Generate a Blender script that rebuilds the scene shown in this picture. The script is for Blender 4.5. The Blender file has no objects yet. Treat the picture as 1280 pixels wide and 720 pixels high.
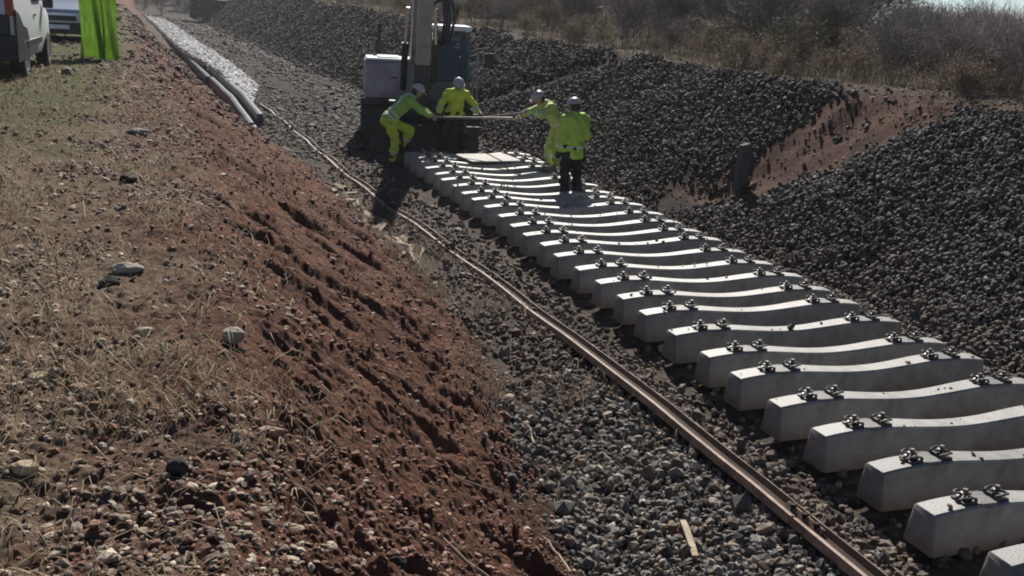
import bpy, bmesh, math, random
import numpy as np
from mathutils import Vector, Matrix

random.seed(7)
RNG = np.random.default_rng(11)
scene = bpy.context.scene
COL = scene.collection

# ------------------------------------------------------------------ camera
CAM_H = 2.877
F_PX, PITCH, YAW, ROLL = 1275.0, 0.2697, 0.3377, 0.0559
cy, sy = math.cos(YAW), math.sin(YAW)
fwd = Vector((sy*math.cos(PITCH), cy*math.cos(PITCH), -math.sin(PITCH)))
rgt = Vector((cy, -sy, 0.0))
upv = rgt.cross(fwd)
cr, sr = math.cos(ROLL), math.sin(ROLL)
r2 = rgt*cr + upv*sr
u2 = upv*cr - rgt*sr
cam = bpy.data.cameras.new('camera')
cam.sensor_width = 36.0
cam.lens = 36.0*F_PX/1280.0
cam.clip_start = 0.05
cam.clip_end = 3000.0
cam_ob = bpy.data.objects.new('camera', cam)
COL.objects.link(cam_ob)
M3 = Matrix((r2, u2, -fwd)).transposed()
cam_ob.matrix_world = Matrix.Translation((0, 0, CAM_H)) @ M3.to_4x4()
scene.camera = cam_ob

# ------------------------------------------------------------------ light
SUN_EL = math.radians(37.0)
SUN_AZ = math.radians(19.0)          # from +Y towards +X
world = bpy.data.worlds.new('World')
scene.world = world
world.use_nodes = True
nt = world.node_tree
bg = nt.nodes['Background']
sky = nt.nodes.new('ShaderNodeTexSky')
sky.sky_type = 'NISHITA'
sky.sun_disc = False
sky.sun_elevation = SUN_EL
sky.sun_rotation = SUN_AZ
sky.altitude = 1200
sky.air_density = 0.7
sky.dust_density = 0.05
sky.ozone_density = 1.5
nt.links.new(sky.outputs[0], bg.inputs[0])
bg.inputs[1].default_value = 0.05
sun = bpy.data.lights.new('sun', 'SUN')
sun.energy = 5.0
sun.angle = math.radians(0.55)
sun.color = (1.0, 0.945, 0.87)
sun_ob = bpy.data.objects.new('sun', sun)
COL.objects.link(sun_ob)
SUNV = Vector((math.sin(SUN_AZ)*math.cos(SUN_EL), math.cos(SUN_AZ)*math.cos(SUN_EL), math.sin(SUN_EL)))
sun_ob.rotation_euler = (-SUNV).to_track_quat('-Z', 'Y').to_euler()
sun_ob.location = (10, 20, 30)

scene.view_settings.view_transform = 'Standard'
scene.view_settings.look = 'None'
scene.view_settings.exposure = 0.58
scene.view_settings.gamma = 1.0
scene.view_settings.use_curve_mapping = False
scene.cycles.max_bounces = 5
scene.cycles.diffuse_bounces = 3
scene.cycles.glossy_bounces = 2
scene.cycles.transmission_bounces = 4
scene.cycles.transparent_max_bounces = 6
scene.cycles.filter_width = 1.9

# ------------------------------------------------------------------ noise
def _hash(ix, iy, seed):
    h = (ix.astype(np.int64)*374761393 + iy.astype(np.int64)*668265263 + seed*974634777) & 0xFFFFFFFF
    h = ((h ^ (h >> 13))*1274126177) & 0xFFFFFFFF
    h = ((h ^ (h >> 16))*2246822519) & 0xFFFFFFFF
    return ((h ^ (h >> 15)) & 0xFFFFFF)/float(0xFFFFFF)*2.0 - 1.0

def vnoise(x, y, seed=0):
    x = np.asarray(x, float); y = np.asarray(y, float)
    ix = np.floor(x); iy = np.floor(y)
    fx = x-ix; fy = y-iy
    fx = fx*fx*fx*(fx*(fx*6-15)+10); fy = fy*fy*fy*(fy*(fy*6-15)+10)
    a = _hash(ix, iy, seed); b = _hash(ix+1, iy, seed)
    c = _hash(ix, iy+1, seed); d = _hash(ix+1, iy+1, seed)
    return (a*(1-fx)+b*fx)*(1-fy) + (c*(1-fx)+d*fx)*fy

def fbm(x, y, octv=4, seed=0, gain=0.5):
    t = 0; a = 1.0; n = 0
    x = np.asarray(x, float); y = np.asarray(y, float)
    for k in range(octv):
        t = t + a*vnoise(x, y, seed+k*17); n += a
        a *= gain
        x, y = x*1.93+y*0.37+5.1, y*1.93-x*0.37+3.7
    return t/n

def sstep(a, b, x):
    t = np.clip((x-a)/(b-a), 0, 1)
    return t*t*(3-2*t)

# ------------------------------------------------------------------ mesh helpers
def mesh_from_arrays(name, V, F, nper, mat, smooth=False, col=None):
    """V (n,3), F (m,nper) -> object (not yet linked to a parent)"""
    me = bpy.data.meshes.new(name)
    V = np.ascontiguousarray(V, np.float32); F = np.ascontiguousarray(F, np.int32)
    me.vertices.add(len(V)); me.vertices.foreach_set('co', V.ravel())
    m = len(F)
    me.loops.add(m*nper); me.loops.foreach_set('vertex_index', F.ravel())
    me.polygons.add(m)
    me.polygons.foreach_set('loop_start', np.arange(0, m*nper, nper, dtype=np.int32))
    me.polygons.foreach_set('loop_total', np.full(m, nper, np.int32))
    me.polygons.foreach_set('use_smooth', np.full(m, smooth, bool))
    me.update(calc_edges=True)
    if col is not None:
        for an, arr in col.items():
            ca = me.color_attributes.new(an, 'FLOAT_COLOR', 'POINT')
            ca.data.foreach_set('color', np.ascontiguousarray(arr, np.float32).ravel())
    me.materials.append(mat)
    o = bpy.data.objects.new(name, me)
    COL.objects.link(o)
    return o

class MB:
    def __init__(self):
        self.v = []; self.f = []; self.m = None
    def xf(self, M):
        self.m = M; return self
    def add(self, vs, fs):
        b = len(self.v)
        if self.m is not None:
            vs = [tuple(self.m @ Vector(p)) for p in vs]
        self.v += [tuple(p) for p in vs]
        self.f += [tuple(i+b for i in q) for q in fs]
        return self
    def box(self, c, s, rz=0.0, rx=0.0, ry=0.0, taper=(1, 1)):
        x, y, z = s[0]/2, s[1]/2, s[2]/2
        tx, ty = taper
        vs = [(-x, -y, -z), (x, -y, -z), (x, y, -z), (-x, y, -z),
              (-x*tx, -y*ty, z), (x*tx, -y*ty, z), (x*tx, y*ty, z), (-x*tx, y*ty, z)]
        R = Matrix.Rotation(rz, 3, 'Z') @ Matrix.Rotation(ry, 3, 'Y') @ Matrix.Rotation(rx, 3, 'X')
        c = Vector(c)
        vs = [tuple(c + R @ Vector(p)) for p in vs]
        return self.add(vs, [(3, 2, 1, 0), (4, 5, 6, 7), (0, 1, 5, 4), (1, 2, 6, 5), (2, 3, 7, 6), (3, 0, 4, 7)])
    def prism(self, prof, axis, a, b):
        """prof: list of 2-D points; axis 'x','y','z'; from a to b"""
        n = len(prof)
        def P(p, t):
            return {'x': (t, p[0], p[1]), 'y': (p[0], t, p[1]), 'z': (p[0], p[1], t)}[axis]
        vs = [P(p, a) for p in prof] + [P(p, b) for p in prof]
        fs = [tuple(range(n))[::-1], tuple(range(n, 2*n))]
        for i in range(n):
            j = (i+1) % n
            fs.append((i, j, n+j, n+i))
        return self.add(vs, fs)
    def loft(self, rings, caps=True):
        n = len(rings[0]); vs = [p for r in rings for p in r]; fs = []
        for k in range(len(rings)-1):
            for i in range(n):
                j = (i+1) % n
                fs.append((k*n+i, k*n+j, (k+1)*n+j, (k+1)*n+i))
        if caps:
            fs.append(tuple(range(n))[::-1]); fs.append(tuple(range((len(rings)-1)*n, len(rings)*n)))
        return self.add(vs, fs)
    def tube(self, path, r, n=8, caps=True):
        path = [Vector(p) for p in path]
        rs = r if isinstance(r, (list, tuple)) else [r]*len(path)
        rings = []; prev = None
        for k, p in enumerate(path):
            if k == 0: d = path[1]-path[0]
            elif k == len(path)-1: d = path[-1]-path[-2]
            else: d = (path[k+1]-p).normalized() + (p-path[k-1]).normalized()
            d.normalize()
            if prev is None:
                a = Vector((0, 0, 1)) if abs(d.z) < 0.9 else Vector((1, 0, 0))
                u = d.cross(a).normalized()
            else:
                u = (prev - d*prev.dot(d))
                u = u.normalized() if u.length > 1e-6 else d.orthogonal().normalized()
            prev = u; w = d.cross(u)
            rings.append([tuple(p + (u*math.cos(t)+w*math.sin(t))*rs[k]) for t in [2*math.pi*i/n for i in range(n)]])
        return self.loft(rings, caps)
    def cyl(self, c, axis, r, h, n=24, r2_=None):
        a = {'x': Vector((1, 0, 0)), 'y': Vector((0, 1, 0)), 'z': Vector((0, 0, 1))}[axis]
        c = Vector(c)
        return self.tube([c-a*h/2, c+a*h/2], [r, r if r2_ is None else r2_], n)
    def lathe(self, prof, c, n=28, axis='z'):
        c = Vector(c); rings = []
        for (r, z) in prof:
            ring = []
            for i in range(n):
                t = 2*math.pi*i/n
                if axis == 'z': q = (r*math.cos(t), r*math.sin(t), z)
                elif axis == 'x': q = (z, r*math.cos(t), r*math.sin(t))
                else: q = (r*math.sin(t), z, r*math.cos(t))
                ring.append(tuple(c+Vector(q)))
            rings.append(ring)
        return self.loft(rings)
    def build(self, name, mat, parent=None, bevel=0.0, smooth=False, seg=2):
        me = bpy.data.meshes.new(name)
        me.from_pydata(self.v, [], self.f)
        bm = bmesh.new(); bm.from_mesh(me)
        bmesh.ops.recalc_face_normals(bm, faces=bm.faces)
        if bevel > 0:
            es = [e for e in bm.edges if len(e.link_faces) == 2 and e.calc_face_angle(0) > 0.5]
            if es:
                bmesh.ops.bevel(bm, geom=es, offset=bevel, segments=seg, affect='EDGES', profile=0.7, clamp_overlap=True)
        for f in bm.faces: f.smooth = smooth
        bm.to_mesh(me); bm.free()
        if smooth:
            try: me.set_sharp_from_angle(angle=math.radians(38))
            except Exception: pass
        me.materials.append(mat)
        o = bpy.data.objects.new(name, me)
        COL.objects.link(o)
        if parent is not None: o.parent = parent
        return o

def tag(o, label=None, cat=None, group=None, kind=None):
    if label: o['label'] = label
    if cat: o['category'] = cat
    if group: o['group'] = group
    if kind: o['kind'] = kind
    return o

def empty(name, loc=(0, 0, 0), rz=0.0):
    o = bpy.data.objects.new(name, None)
    o.empty_display_size = 0.2
    o.location = loc; o.rotation_euler = (0, 0, rz)
    COL.objects.link(o)
    return o

def copy_tree(o, parent=None):
    c = o.copy(); COL.objects.link(c)
    if parent is not None: c.parent = parent
    for ch in list(o.children):
        copy_tree(ch, c)
    return c

ORD = ['first', 'second', 'third', 'fourth', 'fifth', 'sixth', 'seventh', 'eighth', 'ninth', 'tenth', 'eleventh', 'twelfth',
       'thirteenth', 'fourteenth', 'fifteenth', 'sixteenth', 'seventeenth', 'eighteenth', 'nineteenth', 'twentieth',
       'twenty-first', 'twenty-second', 'twenty-third', 'twenty-fourth', 'twenty-fifth', 'twenty-sixth', 'twenty-seventh', 'twenty-eighth']

# ------------------------------------------------------------------ materials
def new_mat(name):
    m = bpy.data.materials.new(name); m.use_nodes = True
    n = m.node_tree.nodes; l = m.node_tree.links
    return m, n, l, n['Principled BSDF']

def simple_mat(name, c, rough=0.6, metal=0.0, vary=0.25, scale=12.0, bump=0.0, bscale=60.0, spec=0.4, dirt=None, dirt_amt=0.5, coords='Object'):
    m, n, l, b = new_mat(name)
    tc = n.new('ShaderNodeTexCoord')
    nz = n.new('ShaderNodeTexNoise'); nz.inputs['Scale'].default_value = scale; nz.inputs['Detail'].default_value = 6
    l.new(tc.outputs[coords], nz.inputs['Vector'])
    rp = n.new('ShaderNodeValToRGB')
    k0, k1 = 1-vary, 1+vary
    rp.color_ramp.elements[0].position = 0.3; rp.color_ramp.elements[1].position = 0.7
    rp.color_ramp.elements[0].color = (c[0]*k0, c[1]*k0, c[2]*k0, 1)
    rp.color_ramp.elements[1].color = (min(1, c[0]*k1), min(1, c[1]*k1), min(1, c[2]*k1), 1)
    l.new(nz.outputs['Fac'], rp.inputs['Fac'])
    out = rp.outputs['Color']
    if dirt is not None:
        n2 = n.new('ShaderNodeTexNoise'); n2.inputs['Scale'].default_value = scale*0.45; n2.inputs['Detail'].default_value = 8
        n2.inputs['Roughness'].default_value = 0.7
        l.new(tc.outputs[coords], n2.inputs['Vector'])
        r3 = n.new('ShaderNodeMapRange'); r3.inputs[1].default_value = 0.48; r3.inputs[2].default_value = 0.66
        r3.inputs[3].default_value = 0.0; r3.inputs[4].default_value = dirt_amt
        l.new(n2.outputs['Fac'], r3.inputs[0])
        mx = n.new('ShaderNodeMix'); mx.data_type = 'RGBA'
        l.new(r3.outputs[0], mx.inputs[0]); l.new(out, mx.inputs[6]); mx.inputs[7].default_value = (*dirt, 1)
        out = mx.outputs[2]
    l.new(out, b.inputs['Base Color'])
    b.inputs['Roughness'].default_value = rough; b.inputs['Metallic'].default_value = metal
    b.inputs['Specular IOR Level'].default_value = spec
    if bump > 0:
        n3 = n.new('ShaderNodeTexNoise'); n3.inputs['Scale'].default_value = bscale; n3.inputs['Detail'].default_value = 6
        l.new(tc.outputs[coords], n3.inputs['Vector'])
        bp = n.new('ShaderNodeBump'); bp.inputs['Strength'].default_value = bump; bp.inputs['Distance'].default_value = 0.02
        l.new(n3.outputs['Fac'], bp.inputs['Height']); l.new(bp.outputs[0], b.inputs['Normal'])
    return m

def attr_mat(name, attr, rough=0.85, vscale=30.0, vary=0.35, bump=0.3, bscale=80.0, spec=0.25, trans=0.0):
    """base colour from a per-stone / per-blade colour attribute, broken up by noise"""
    m, n, l, b = new_mat(name)
    at = n.new('ShaderNodeAttribute'); at.attribute_name = attr
    tc = n.new('ShaderNodeTexCoord')
    nz = n.new('ShaderNodeTexNoise'); nz.inputs['Scale'].default_value = vscale; nz.inputs['Detail'].default_value = 5
    l.new(tc.outputs['Object'], nz.inputs['Vector'])
    mr = n.new('ShaderNodeMapRange'); mr.inputs[1].default_value = 0.3; mr.inputs[2].default_value = 0.7
    mr.inputs[3].default_value = 1-vary; mr.inputs[4].default_value = 1+vary
    l.new(nz.outputs['Fac'], mr.inputs[0])
    mx = n.new('ShaderNodeVectorMath'); mx.operation = 'SCALE'
    l.new(at.outputs['Color'], mx.inputs[0]); l.new(mr.outputs[0], mx.inputs['Scale'])
    l.new(mx.outputs[0], b.inputs['Base Color'])
    b.inputs['Roughness'].default_value = rough
    b.inputs['Specular IOR Level'].default_value = spec
    if bump > 0:
        bp = n.new('ShaderNodeBump'); bp.inputs['Strength'].default_value = bump; bp.inputs['Distance'].default_value = 0.01
        n3 = n.new('ShaderNodeTexNoise'); n3.inputs['Scale'].default_value = bscale; n3.inputs['Detail'].default_value = 4
        l.new(tc.outputs['Object'], n3.inputs['Vector'])
        l.new(n3.outputs['Fac'], bp.inputs['Height']); l.new(bp.outputs[0], b.inputs['Normal'])
    if trans > 0:
        o = n['Material Output']
        t = n.new('ShaderNodeBsdfTranslucent'); l.new(mx.outputs[0], t.inputs['Color'])
        ms = n.new('ShaderNodeMixShader'); ms.inputs[0].default_value = trans
        l.new(b.outputs[0], ms.inputs[1]); l.new(t.outputs[0], ms.inputs[2]); l.new(ms.outputs[0], o.inputs['Surface'])
    return m
# ------------------------------------------------------------------ terrain
def shift(y):
    s = np.asarray(y, float)-12.0
    return -0.037*(np.sqrt(s*s+9.0)+s)/2.0

def foot_left(y):
    return np.interp(y, [0, 4.8, 8.7, 11.3, 17.7, 24, 30, 60, 300], [1.9, 2.3, 3.0, 3.12, 3.1, 2.75, 2.5, 2.4, 2.4])

def foot_right(y):
    return np.interp(y, [0, 6, 10, 20, 60, 300], [7.35, 7.45, 7.8, 7.7, 7.6, 7.6])

DENTS = [  # x, y, rx, ry, depth : holes scraped into the left slope
    (0.55, 8.85, 0.33, 0.16, 0.17), (0.80, 8.45, 0.26, 0.12, 0.12), (1.35, 5.75, 0.30, 0.10, 0.13), (1.62, 5.30, 0.16, 0.09, 0.13),
    (0.95, 6.9, 0.35, 0.10, 0.08), (1.9, 8.1, 0.35, 0.14, 0.10), (1.5, 10.4, 0.4, 0.16, 0.12), (2.1, 11.9, 0.3, 0.16, 0.12),
    (1.75, 4.55, 0.22, 0.09, 0.10), (1.0, 12.8, 0.4, 0.2, 0.12), (2.35, 9.6, 0.25, 0.14, 0.09), (0.7, 16.0, 0.4, 0.25, 0.12)]

def gully_w(x, y, which=0):
    """1 on the axis of a gully cut into the right bank"""
    if which == 0:
        yc = 14.45-0.85*(x-8.2); w = 0.95+0.30*np.clip(x-8.2, 0, 3); a, b = 7.75, 10.6
    else:
        yc = 27.0-2.3*(x-7.6); w = 0.55+0.1*np.clip(x-8.0, 0, 3); a, b = 7.0, 10.0
    return np.exp(-((y-yc)/w)**2)*sstep(a-0.4, a+0.3, x)*(1-sstep(b, b+1.2, x))

def ground(x, y, masks=False, detail=True):
    x = np.asarray(x, float); y = np.asarray(y, float)
    xp = x-shift(y)
    fl = foot_left(y)
    edge = 0.22+0.10*vnoise(y*0.5, y*0+3.3, 5)+np.interp(y, [0, 30, 60, 200], [0, 0, -0.3, -0.6])
    u = np.clip((xp-edge)/(fl-edge), 0, 1)
    s3 = u*u*(3-2*u)
    prof = 0.55*u+0.45*s3
    plat = 1.2+0.02*np.clip(-x, 0, 40)+0.05*fbm(x*0.5, y*0.5, 3, 3)
    hl = plat*(1-prof)+(-0.3)*prof
    slope_m = sstep(0.02, 0.15, u)*(1-sstep(0.86, 1.0, u))
    plat_m = 1-sstep(-0.02, 0.16, u)
    # bed
    bed = np.where(xp > 4.2, -0.3+0.02*sstep(4.55, 4.8, xp), -0.3)-0.085*np.exp(-((xp-4.38)/0.24)**2)*(y < 22)-0.03*sstep(4.4, 4.6, xp)*(1-sstep(7.0, 7.2, xp))*(y < 20)
    h = np.where(u < 1, hl, bed)
    # right bank
    fr = foot_right(y)
    cz = 1.93+0.10*vnoise(y*0.23, y*0+1.7, 8)+0.012*np.clip(y-20, 0, 60)
    t = 0.84*(xp-fr)
    k = 0.10
    d = np.clip(0.5+0.5*(cz+0.25-t)/k, 0, 1)
    bank = (cz+0.25)*(1-d)+t*d-k*d*(1-d)
    bank = np.maximum(bank, 0)
    crest_x = fr+(cz+0.25)/0.84
    over = np.clip(xp-crest_x, 0, 400)
    bank = bank+np.where(over > 0, 0.010*np.minimum(over, 40), 0)
    hr = -0.25+bank
    right_m = sstep(0.0, 0.3, xp-fr)
    h = np.where(xp > fr, hr, h)
    # bulging heaps and gullies of the right bank
    onbank = sstep(0.1, 0.8, xp-fr)*(1-sstep(-0.2, 0.4, xp-crest_x))
    h = h+onbank*0.12*fbm(x*0.45, y*0.45, 3, 21)
    g1 = gully_w(x, y, 0); g2 = gully_w(x, y, 1)
    h = h-0.22*g1*onbank-0.13*g2*onbank
    beyond = sstep(-0.1, 0.5, xp-crest_x)
    h = h+beyond*0.18*fbm(x*0.35, y*0.35, 4, 31)
    # far rise that closes the cutting
    h = h+sstep(120, 260, y)*5.0*(1-sstep(20, 80, x))
    h = h+sstep(60, 300, -x)*2.0
    dd = np.hypot(x, y)
    if detail:
        near = 1-sstep(25, 60, dd)
        # rills running down the left slope
        wv = 0.25*fbm(x*1.3, y*1.3, 2, 40)
        r1 = fbm(x*0.55+2.0, (y+wv)*2.6, 3, 41)
        r2_ = fbm(x*1.4, (y+wv)*8.0, 3, 43)
        h = h+slope_m*(0.07*r1+0.028*r2_)*near
        rough = np.clip(plat_m+slope_m+0.25*(u >= 1)*(xp < 4.2), 0, 1)
        h = h+rough*0.042*fbm(x*3.2, y*3.2, 4, 51, 0.6)*near
        h = h+(slope_m+0.7*plat_m)*0.045*np.abs(fbm(x*13, y*13, 3, 55, 0.6))*near
        h = h+plat_m*0.02*fbm(x*7, y*7, 3, 57, 0.6)*near
        cl = fbm(x*5.5+3, y*5.5, 3, 58, 0.6)
        h = h+(slope_m+0.55*plat_m)*0.034*np.clip(cl-0.12, 0, 1)*2*near
        h = h+(slope_m+0.8*plat_m)*0.016*fbm(x*24, y*24, 3, 59, 0.65)*near
        g_ = np.abs(fbm(x*0.7+0.6*y, (y-0.25*x)*1.5, 3, 46)); h = h-slope_m*0.08*np.clip(0.16-g_, 0, 1)/0.16*near
        for (dx, dy, rx, ry, dp) in DENTS:
            q = ((x-dx)/rx)**2+((y-dy+0.25*(x-dx))/ry)**2
            h = h-dp*np.exp(-q*q*0.8)*1.0
        h = h+(right_m*(1-beyond))*0.05*fbm(x*2.2, y*2.2, 3, 61)+(right_m*(1-beyond))*sstep(24, 34, y)*(0.16*fbm(x*0.9, y*0.35, 3, 63)+0.10*fbm(x*1.5, y*1.2, 3, 64))
        h = h+g1*onbank*(0.10*fbm(x*1.6, y*1.6, 3, 91, 0.6)+0.05*fbm(x*5, y*5, 3, 93, 0.6))
        h = h+(u >= 1)*(xp < fr)*(0.025*fbm(x*1.6, y*1.6, 3, 66)+sstep(22, 30, y)*(0.07*fbm(xp*1.7, y*0.09, 3, 67)+0.04*fbm(x*1.1, y*0.6, 3, 68)))
    if not masks:
        return h
    n1 = fbm(x*1.1, y*1.1, 4, 71); n2 = fbm(x*3.0, y*3.0, 3, 75)
    uu = (xp-edge)/(fl-edge)
    red = sstep(-0.40, 0.16, uu+0.34*n1+0.16*n2)*(1-sstep(0.80, 1.02, uu+0.13*n1+0.08*n2))
    red = np.maximum(red, np.clip(1.7*g1*sstep(0.1, 0.8, xp-fr)*(1-sstep(0.35, 0.95, xp-crest_x+0.5*n2))*(0.75+0.6*n2), 0, 1)*0.80)
    red = np.maximum(red, np.clip(1.2*g2*onbank, 0, 1)*0.5)
    plateau = 1-sstep(-0.14, 0.18, uu+0.22*n1)
    ballast = sstep(0.9, 1.05, uu+0.1*n1)*(xp < fr+0.3)*(1-sstep(22, 30, y))
    bankm = sstep(-0.1, 0.2, xp-fr)*(1-sstep(-0.25, 0.1, xp-crest_x+0.25*n1))*(1-0.80*np.clip(1.6*g1*onbank*(0.9+0.5*n2), 0, 1))
    green = plateau*sstep(0.1, 0.9, -x+0.45*n1-0.2)*sstep(8, 15, y+3*n1)
    green = np.maximum(green, 0.35*plateau*sstep(0.4, 1.2, -x)*sstep(0.0, 0.5, n1+0.05)*sstep(5, 9, y))
    return h, red, plateau, np.clip(ballast, 0, 1), np.clip(bankm, 0, 1), green, beyond, u, xp

GH = lambda x, y: float(ground(np.array([x]), np.array([y]))[0])

# ground material
def ground_mat():
    m, n, l, b = new_mat('soil')
    a1 = n.new('ShaderNodeAttribute'); a1.attribute_name = 'soil'
    a2 = n.new('ShaderNodeAttribute'); a2.attribute_name = 'cover'
    s1 = n.new('ShaderNodeSeparateColor'); l.new(a1.outputs['Color'], s1.inputs[0])
    s2 = n.new('ShaderNodeSeparateColor'); l.new(a2.outputs['Color'], s2.inputs[0])
    tc = n.new('ShaderNodeTexCoord')
    def noise(scale, det=6, rough=0.6, st=None):
        q = n.new('ShaderNodeTexNoise'); q.inputs['Scale'].default_value = scale; q.inputs['Detail'].default_value = det
        q.inputs['Roughness'].default_value = rough
        if st:
            mp = n.new('ShaderNodeMapping'); mp.inputs['Scale'].default_value = st
            l.new(tc.outputs['Object'], mp.inputs[0]); l.new(mp.outputs[0], q.inputs['Vector'])
        else: l.new(tc.outputs['Object'], q.inputs['Vector'])
        return q
    def ramp(src, stops):
        r = n.new('ShaderNodeValToRGB')
        e = r.color_ramp.elements
        while len(e) < len(stops): e.new(0.5)
        for k, (p, c) in enumerate(stops):
            e[k].position = p; e[k].color = (*c, 1)
        l.new(src, r.inputs[0]); return r.outputs[0]
    def mix(f, a, c):
        q = n.new('ShaderNodeMix'); q.data_type = 'RGBA'
        if isinstance(f, float): q.inputs[0].default_value = f
        else: l.new(f, q.inputs[0])
        l.new(a, q.inputs[6]); l.new(c, q.inputs[7]); return q.outputs[2]
    nA = noise(2.3, 8, 0.65); nB = noise(9.0, 8, 0.7); nC = noise(38.0, 5, 0.7); nD = noise(4.0, 6, 0.6, (0.7, 3.0, 1))
    base = ramp(nB.outputs['Fac'], [(0.3, (0.020, 0.017, 0.014)), (0.5, (0.042, 0.034, 0.027)), (0.7, (0.080, 0.065, 0.051))])
    redc = ramp(nB.outputs['Fac'], [(0.28, (0.064, 0.028, 0.019)), (0.46, (0.122, 0.055, 0.036)), (0.60, (0.178, 0.091, 0.061)), (0.74, (0.30, 0.185, 0.13))])
    red2 = ramp(nA.outputs['Fac'], [(0.32, (0.056, 0.029, 0.021)), (0.5, (0.112, 0.052, 0.035)), (0.68, (0.160, 0.092, 0.064))])
    redc = mix(0.45, redc, red2)
    plat = ramp(nB.outputs['Fac'], [(0.28, (0.062, 0.045, 0.032)), (0.48, (0.145, 0.108, 0.077)), (0.62, (0.225, 0.178, 0.13)), (0.76, (0.34, 0.28, 0.21))])
    plat2 = ramp(nA.outputs['Fac'], [(0.35, (0.155, 0.082, 0.055)), (0.65, (0.16, 0.125, 0.09))])
    plat = mix(0.5, plat, plat2)
    grn = ramp(nC.outputs['Fac'], [(0.3, (0.040, 0.042, 0.018)), (0.7, (0.13, 0.125, 0.050))])
    bal = ramp(nB.outputs['Fac'], [(0.3, (0.028, 0.022, 0.018)), (0.5, (0.078, 0.062, 0.05)), (0.72, (0.16, 0.13, 0.105))])
    bnk = ramp(nB.outputs['Fac'], [(0.3, (0.014, 0.012, 0.012)), (0.5, (0.036, 0.029, 0.025)), (0.75, (0.068, 0.053, 0.044))])
    dry = ramp(nB.outputs['Fac'], [(0.3, (0.048, 0.038, 0.029)), (0.55, (0.095, 0.074, 0.054)), (0.75, (0.16, 0.125, 0.088))])
    c = mix(s1.outputs[2], base, bal)
    c = mix(s1.outputs[1], c, plat)
    c = mix(s1.outputs[0], c, redc)
    c = mix(s2.outputs[2], c, dry)
    c = mix(s2.outputs[1], c, bnk)
    c = mix(s2.outputs[0], c, grn)
    l.new(c, b.inputs['Base Color'])
    b.inputs['Roughness'].default_value = 0.95; b.inputs['Specular IOR Level'].default_value = 0.12
    ad = n.new('ShaderNodeMath'); ad.operation = 'MULTIPLY_ADD'
    l.new(nB.outputs['Fac'], ad.inputs[0]); ad.inputs[1].default_value = 1.6; l.new(nC.outputs['Fac'], ad.inputs[2])
    bp = n.new('ShaderNodeBump'); bp.inputs['Strength'].default_value = 0.75; bp.inputs['Distance'].default_value = 0.045
    l.new(ad.outputs[0], bp.inputs['Height']); l.new(bp.outputs[0], b.inputs['Normal'])
    return m

SOIL = ground_mat()
def build_ground():
    # fine sheet : rows spaced by distance, columns by bearing
    nc = 800
    d = np.concatenate([np.linspace(0.9, 2.15, 26), 1/np.linspace(1/2.2, 1/60, 930), np.geomspace(61.5, 900, 110)]); nr = len(d)
    a = np.linspace(math.radians(-72), math.radians(118), nc)
    # concentrate columns in the view
    ac = YAW; tt = np.linspace(-1, 1, nc)
    a = ac+np.sign(tt)*(np.abs(tt)*0.48+np.abs(tt)**5*1.05)
    D, A = np.meshgrid(d, a, indexing='ij')
    X = D*np.sin(A); Y = D*np.cos(A)
    h, red, pl, ba, bk, gr, be, u, xp = ground(X, Y, masks=True)
    V = np.stack([X, Y, h], -1).reshape(-1, 3)
    i = np.arange(nr*nc).reshape(nr, nc)
    F = np.stack([i[:-1, :-1], i[:-1, 1:], i[1:, 1:], i[1:, :-1]], -1).reshape(-1, 4)[:, ::-1]
    one = np.ones_like(h)
    soil = np.stack([red, pl, ba, one], -1).reshape(-1, 4)
    cover = np.stack([gr, bk, be, one], -1).reshape(-1, 4)
    o = mesh_from_arrays('ground', V, F, 4, SOIL, smooth=True, col={'soil': soil, 'cover': cover})
    o['kind'] = 'structure'
    return o
build_ground()
# ground behind the viewpoint and to the far sides, a little below the fine sheet
def build_apron():
    g = np.concatenate([-np.geomspace(900, 2, 40), np.geomspace(2, 900, 40)])
    X, Y = np.meshgrid(g, g, indexing='ij')
    h = ground(X, Y, detail=False)-0.35
    V = np.stack([X, Y, h], -1).reshape(-1, 3)
    n = len(g); i = np.arange(n*n).reshape(n, n)
    F = np.stack([i[:-1, :-1], i[1:, :-1], i[1:, 1:], i[:-1, 1:]], -1).reshape(-1, 4)
    one = np.ones(n*n)
    soil = np.stack([one*0, one*0.5, one*0, one], -1); cover = np.stack([one*0, one*0, one*0.6, one], -1)
    o = mesh_from_arrays('terrain', V, F, 4, SOIL, smooth=True, col={'soil': soil, 'cover': cover})
    o['kind'] = 'structure'
build_apron()

# ------------------------------------------------------------------ stones (loose ballast and soil stones)
_t = (1+5**0.5)/2
ICO_V = np.array([(-1, _t, 0), (1, _t, 0), (-1, -_t, 0), (1, -_t, 0), (0, -1, _t), (0, 1, _t), (0, -1, -_t), (0, 1, -_t),
                  (_t, 0, -1), (_t, 0, 1), (-_t, 0, -1), (-_t, 0, 1)])/math.sqrt(1+_t*_t)
ICO_F = np.array([(0, 11, 5), (0, 5, 1), (0, 1, 7), (0, 7, 10), (0, 10, 11), (1, 5, 9), (5, 11, 4), (11, 10, 2), (10, 7, 6), (7, 1, 8),
                  (3, 9, 4), (3, 4, 2), (3, 2, 6), (3, 6, 8), (3, 8, 9), (4, 9, 5), (2, 4, 11), (6, 2, 10), (8, 6, 7), (9, 8, 1)])

def rand_rot(n):
    q = RNG.normal(size=(n, 4)); q /= np.linalg.norm(q, axis=1)[:, None]
    w, x, y, z = q.T
    return np.stack([np.stack([1-2*(y*y+z*z), 2*(x*y-z*w), 2*(x*z+y*w)], -1),
                     np.stack([2*(x*y+z*w), 1-2*(x*x+z*z), 2*(y*z-x*w)], -1),
                     np.stack([2*(x*z-y*w), 2*(y*z+x*w), 1-2*(x*x+y*y)], -1)], 1)

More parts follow.
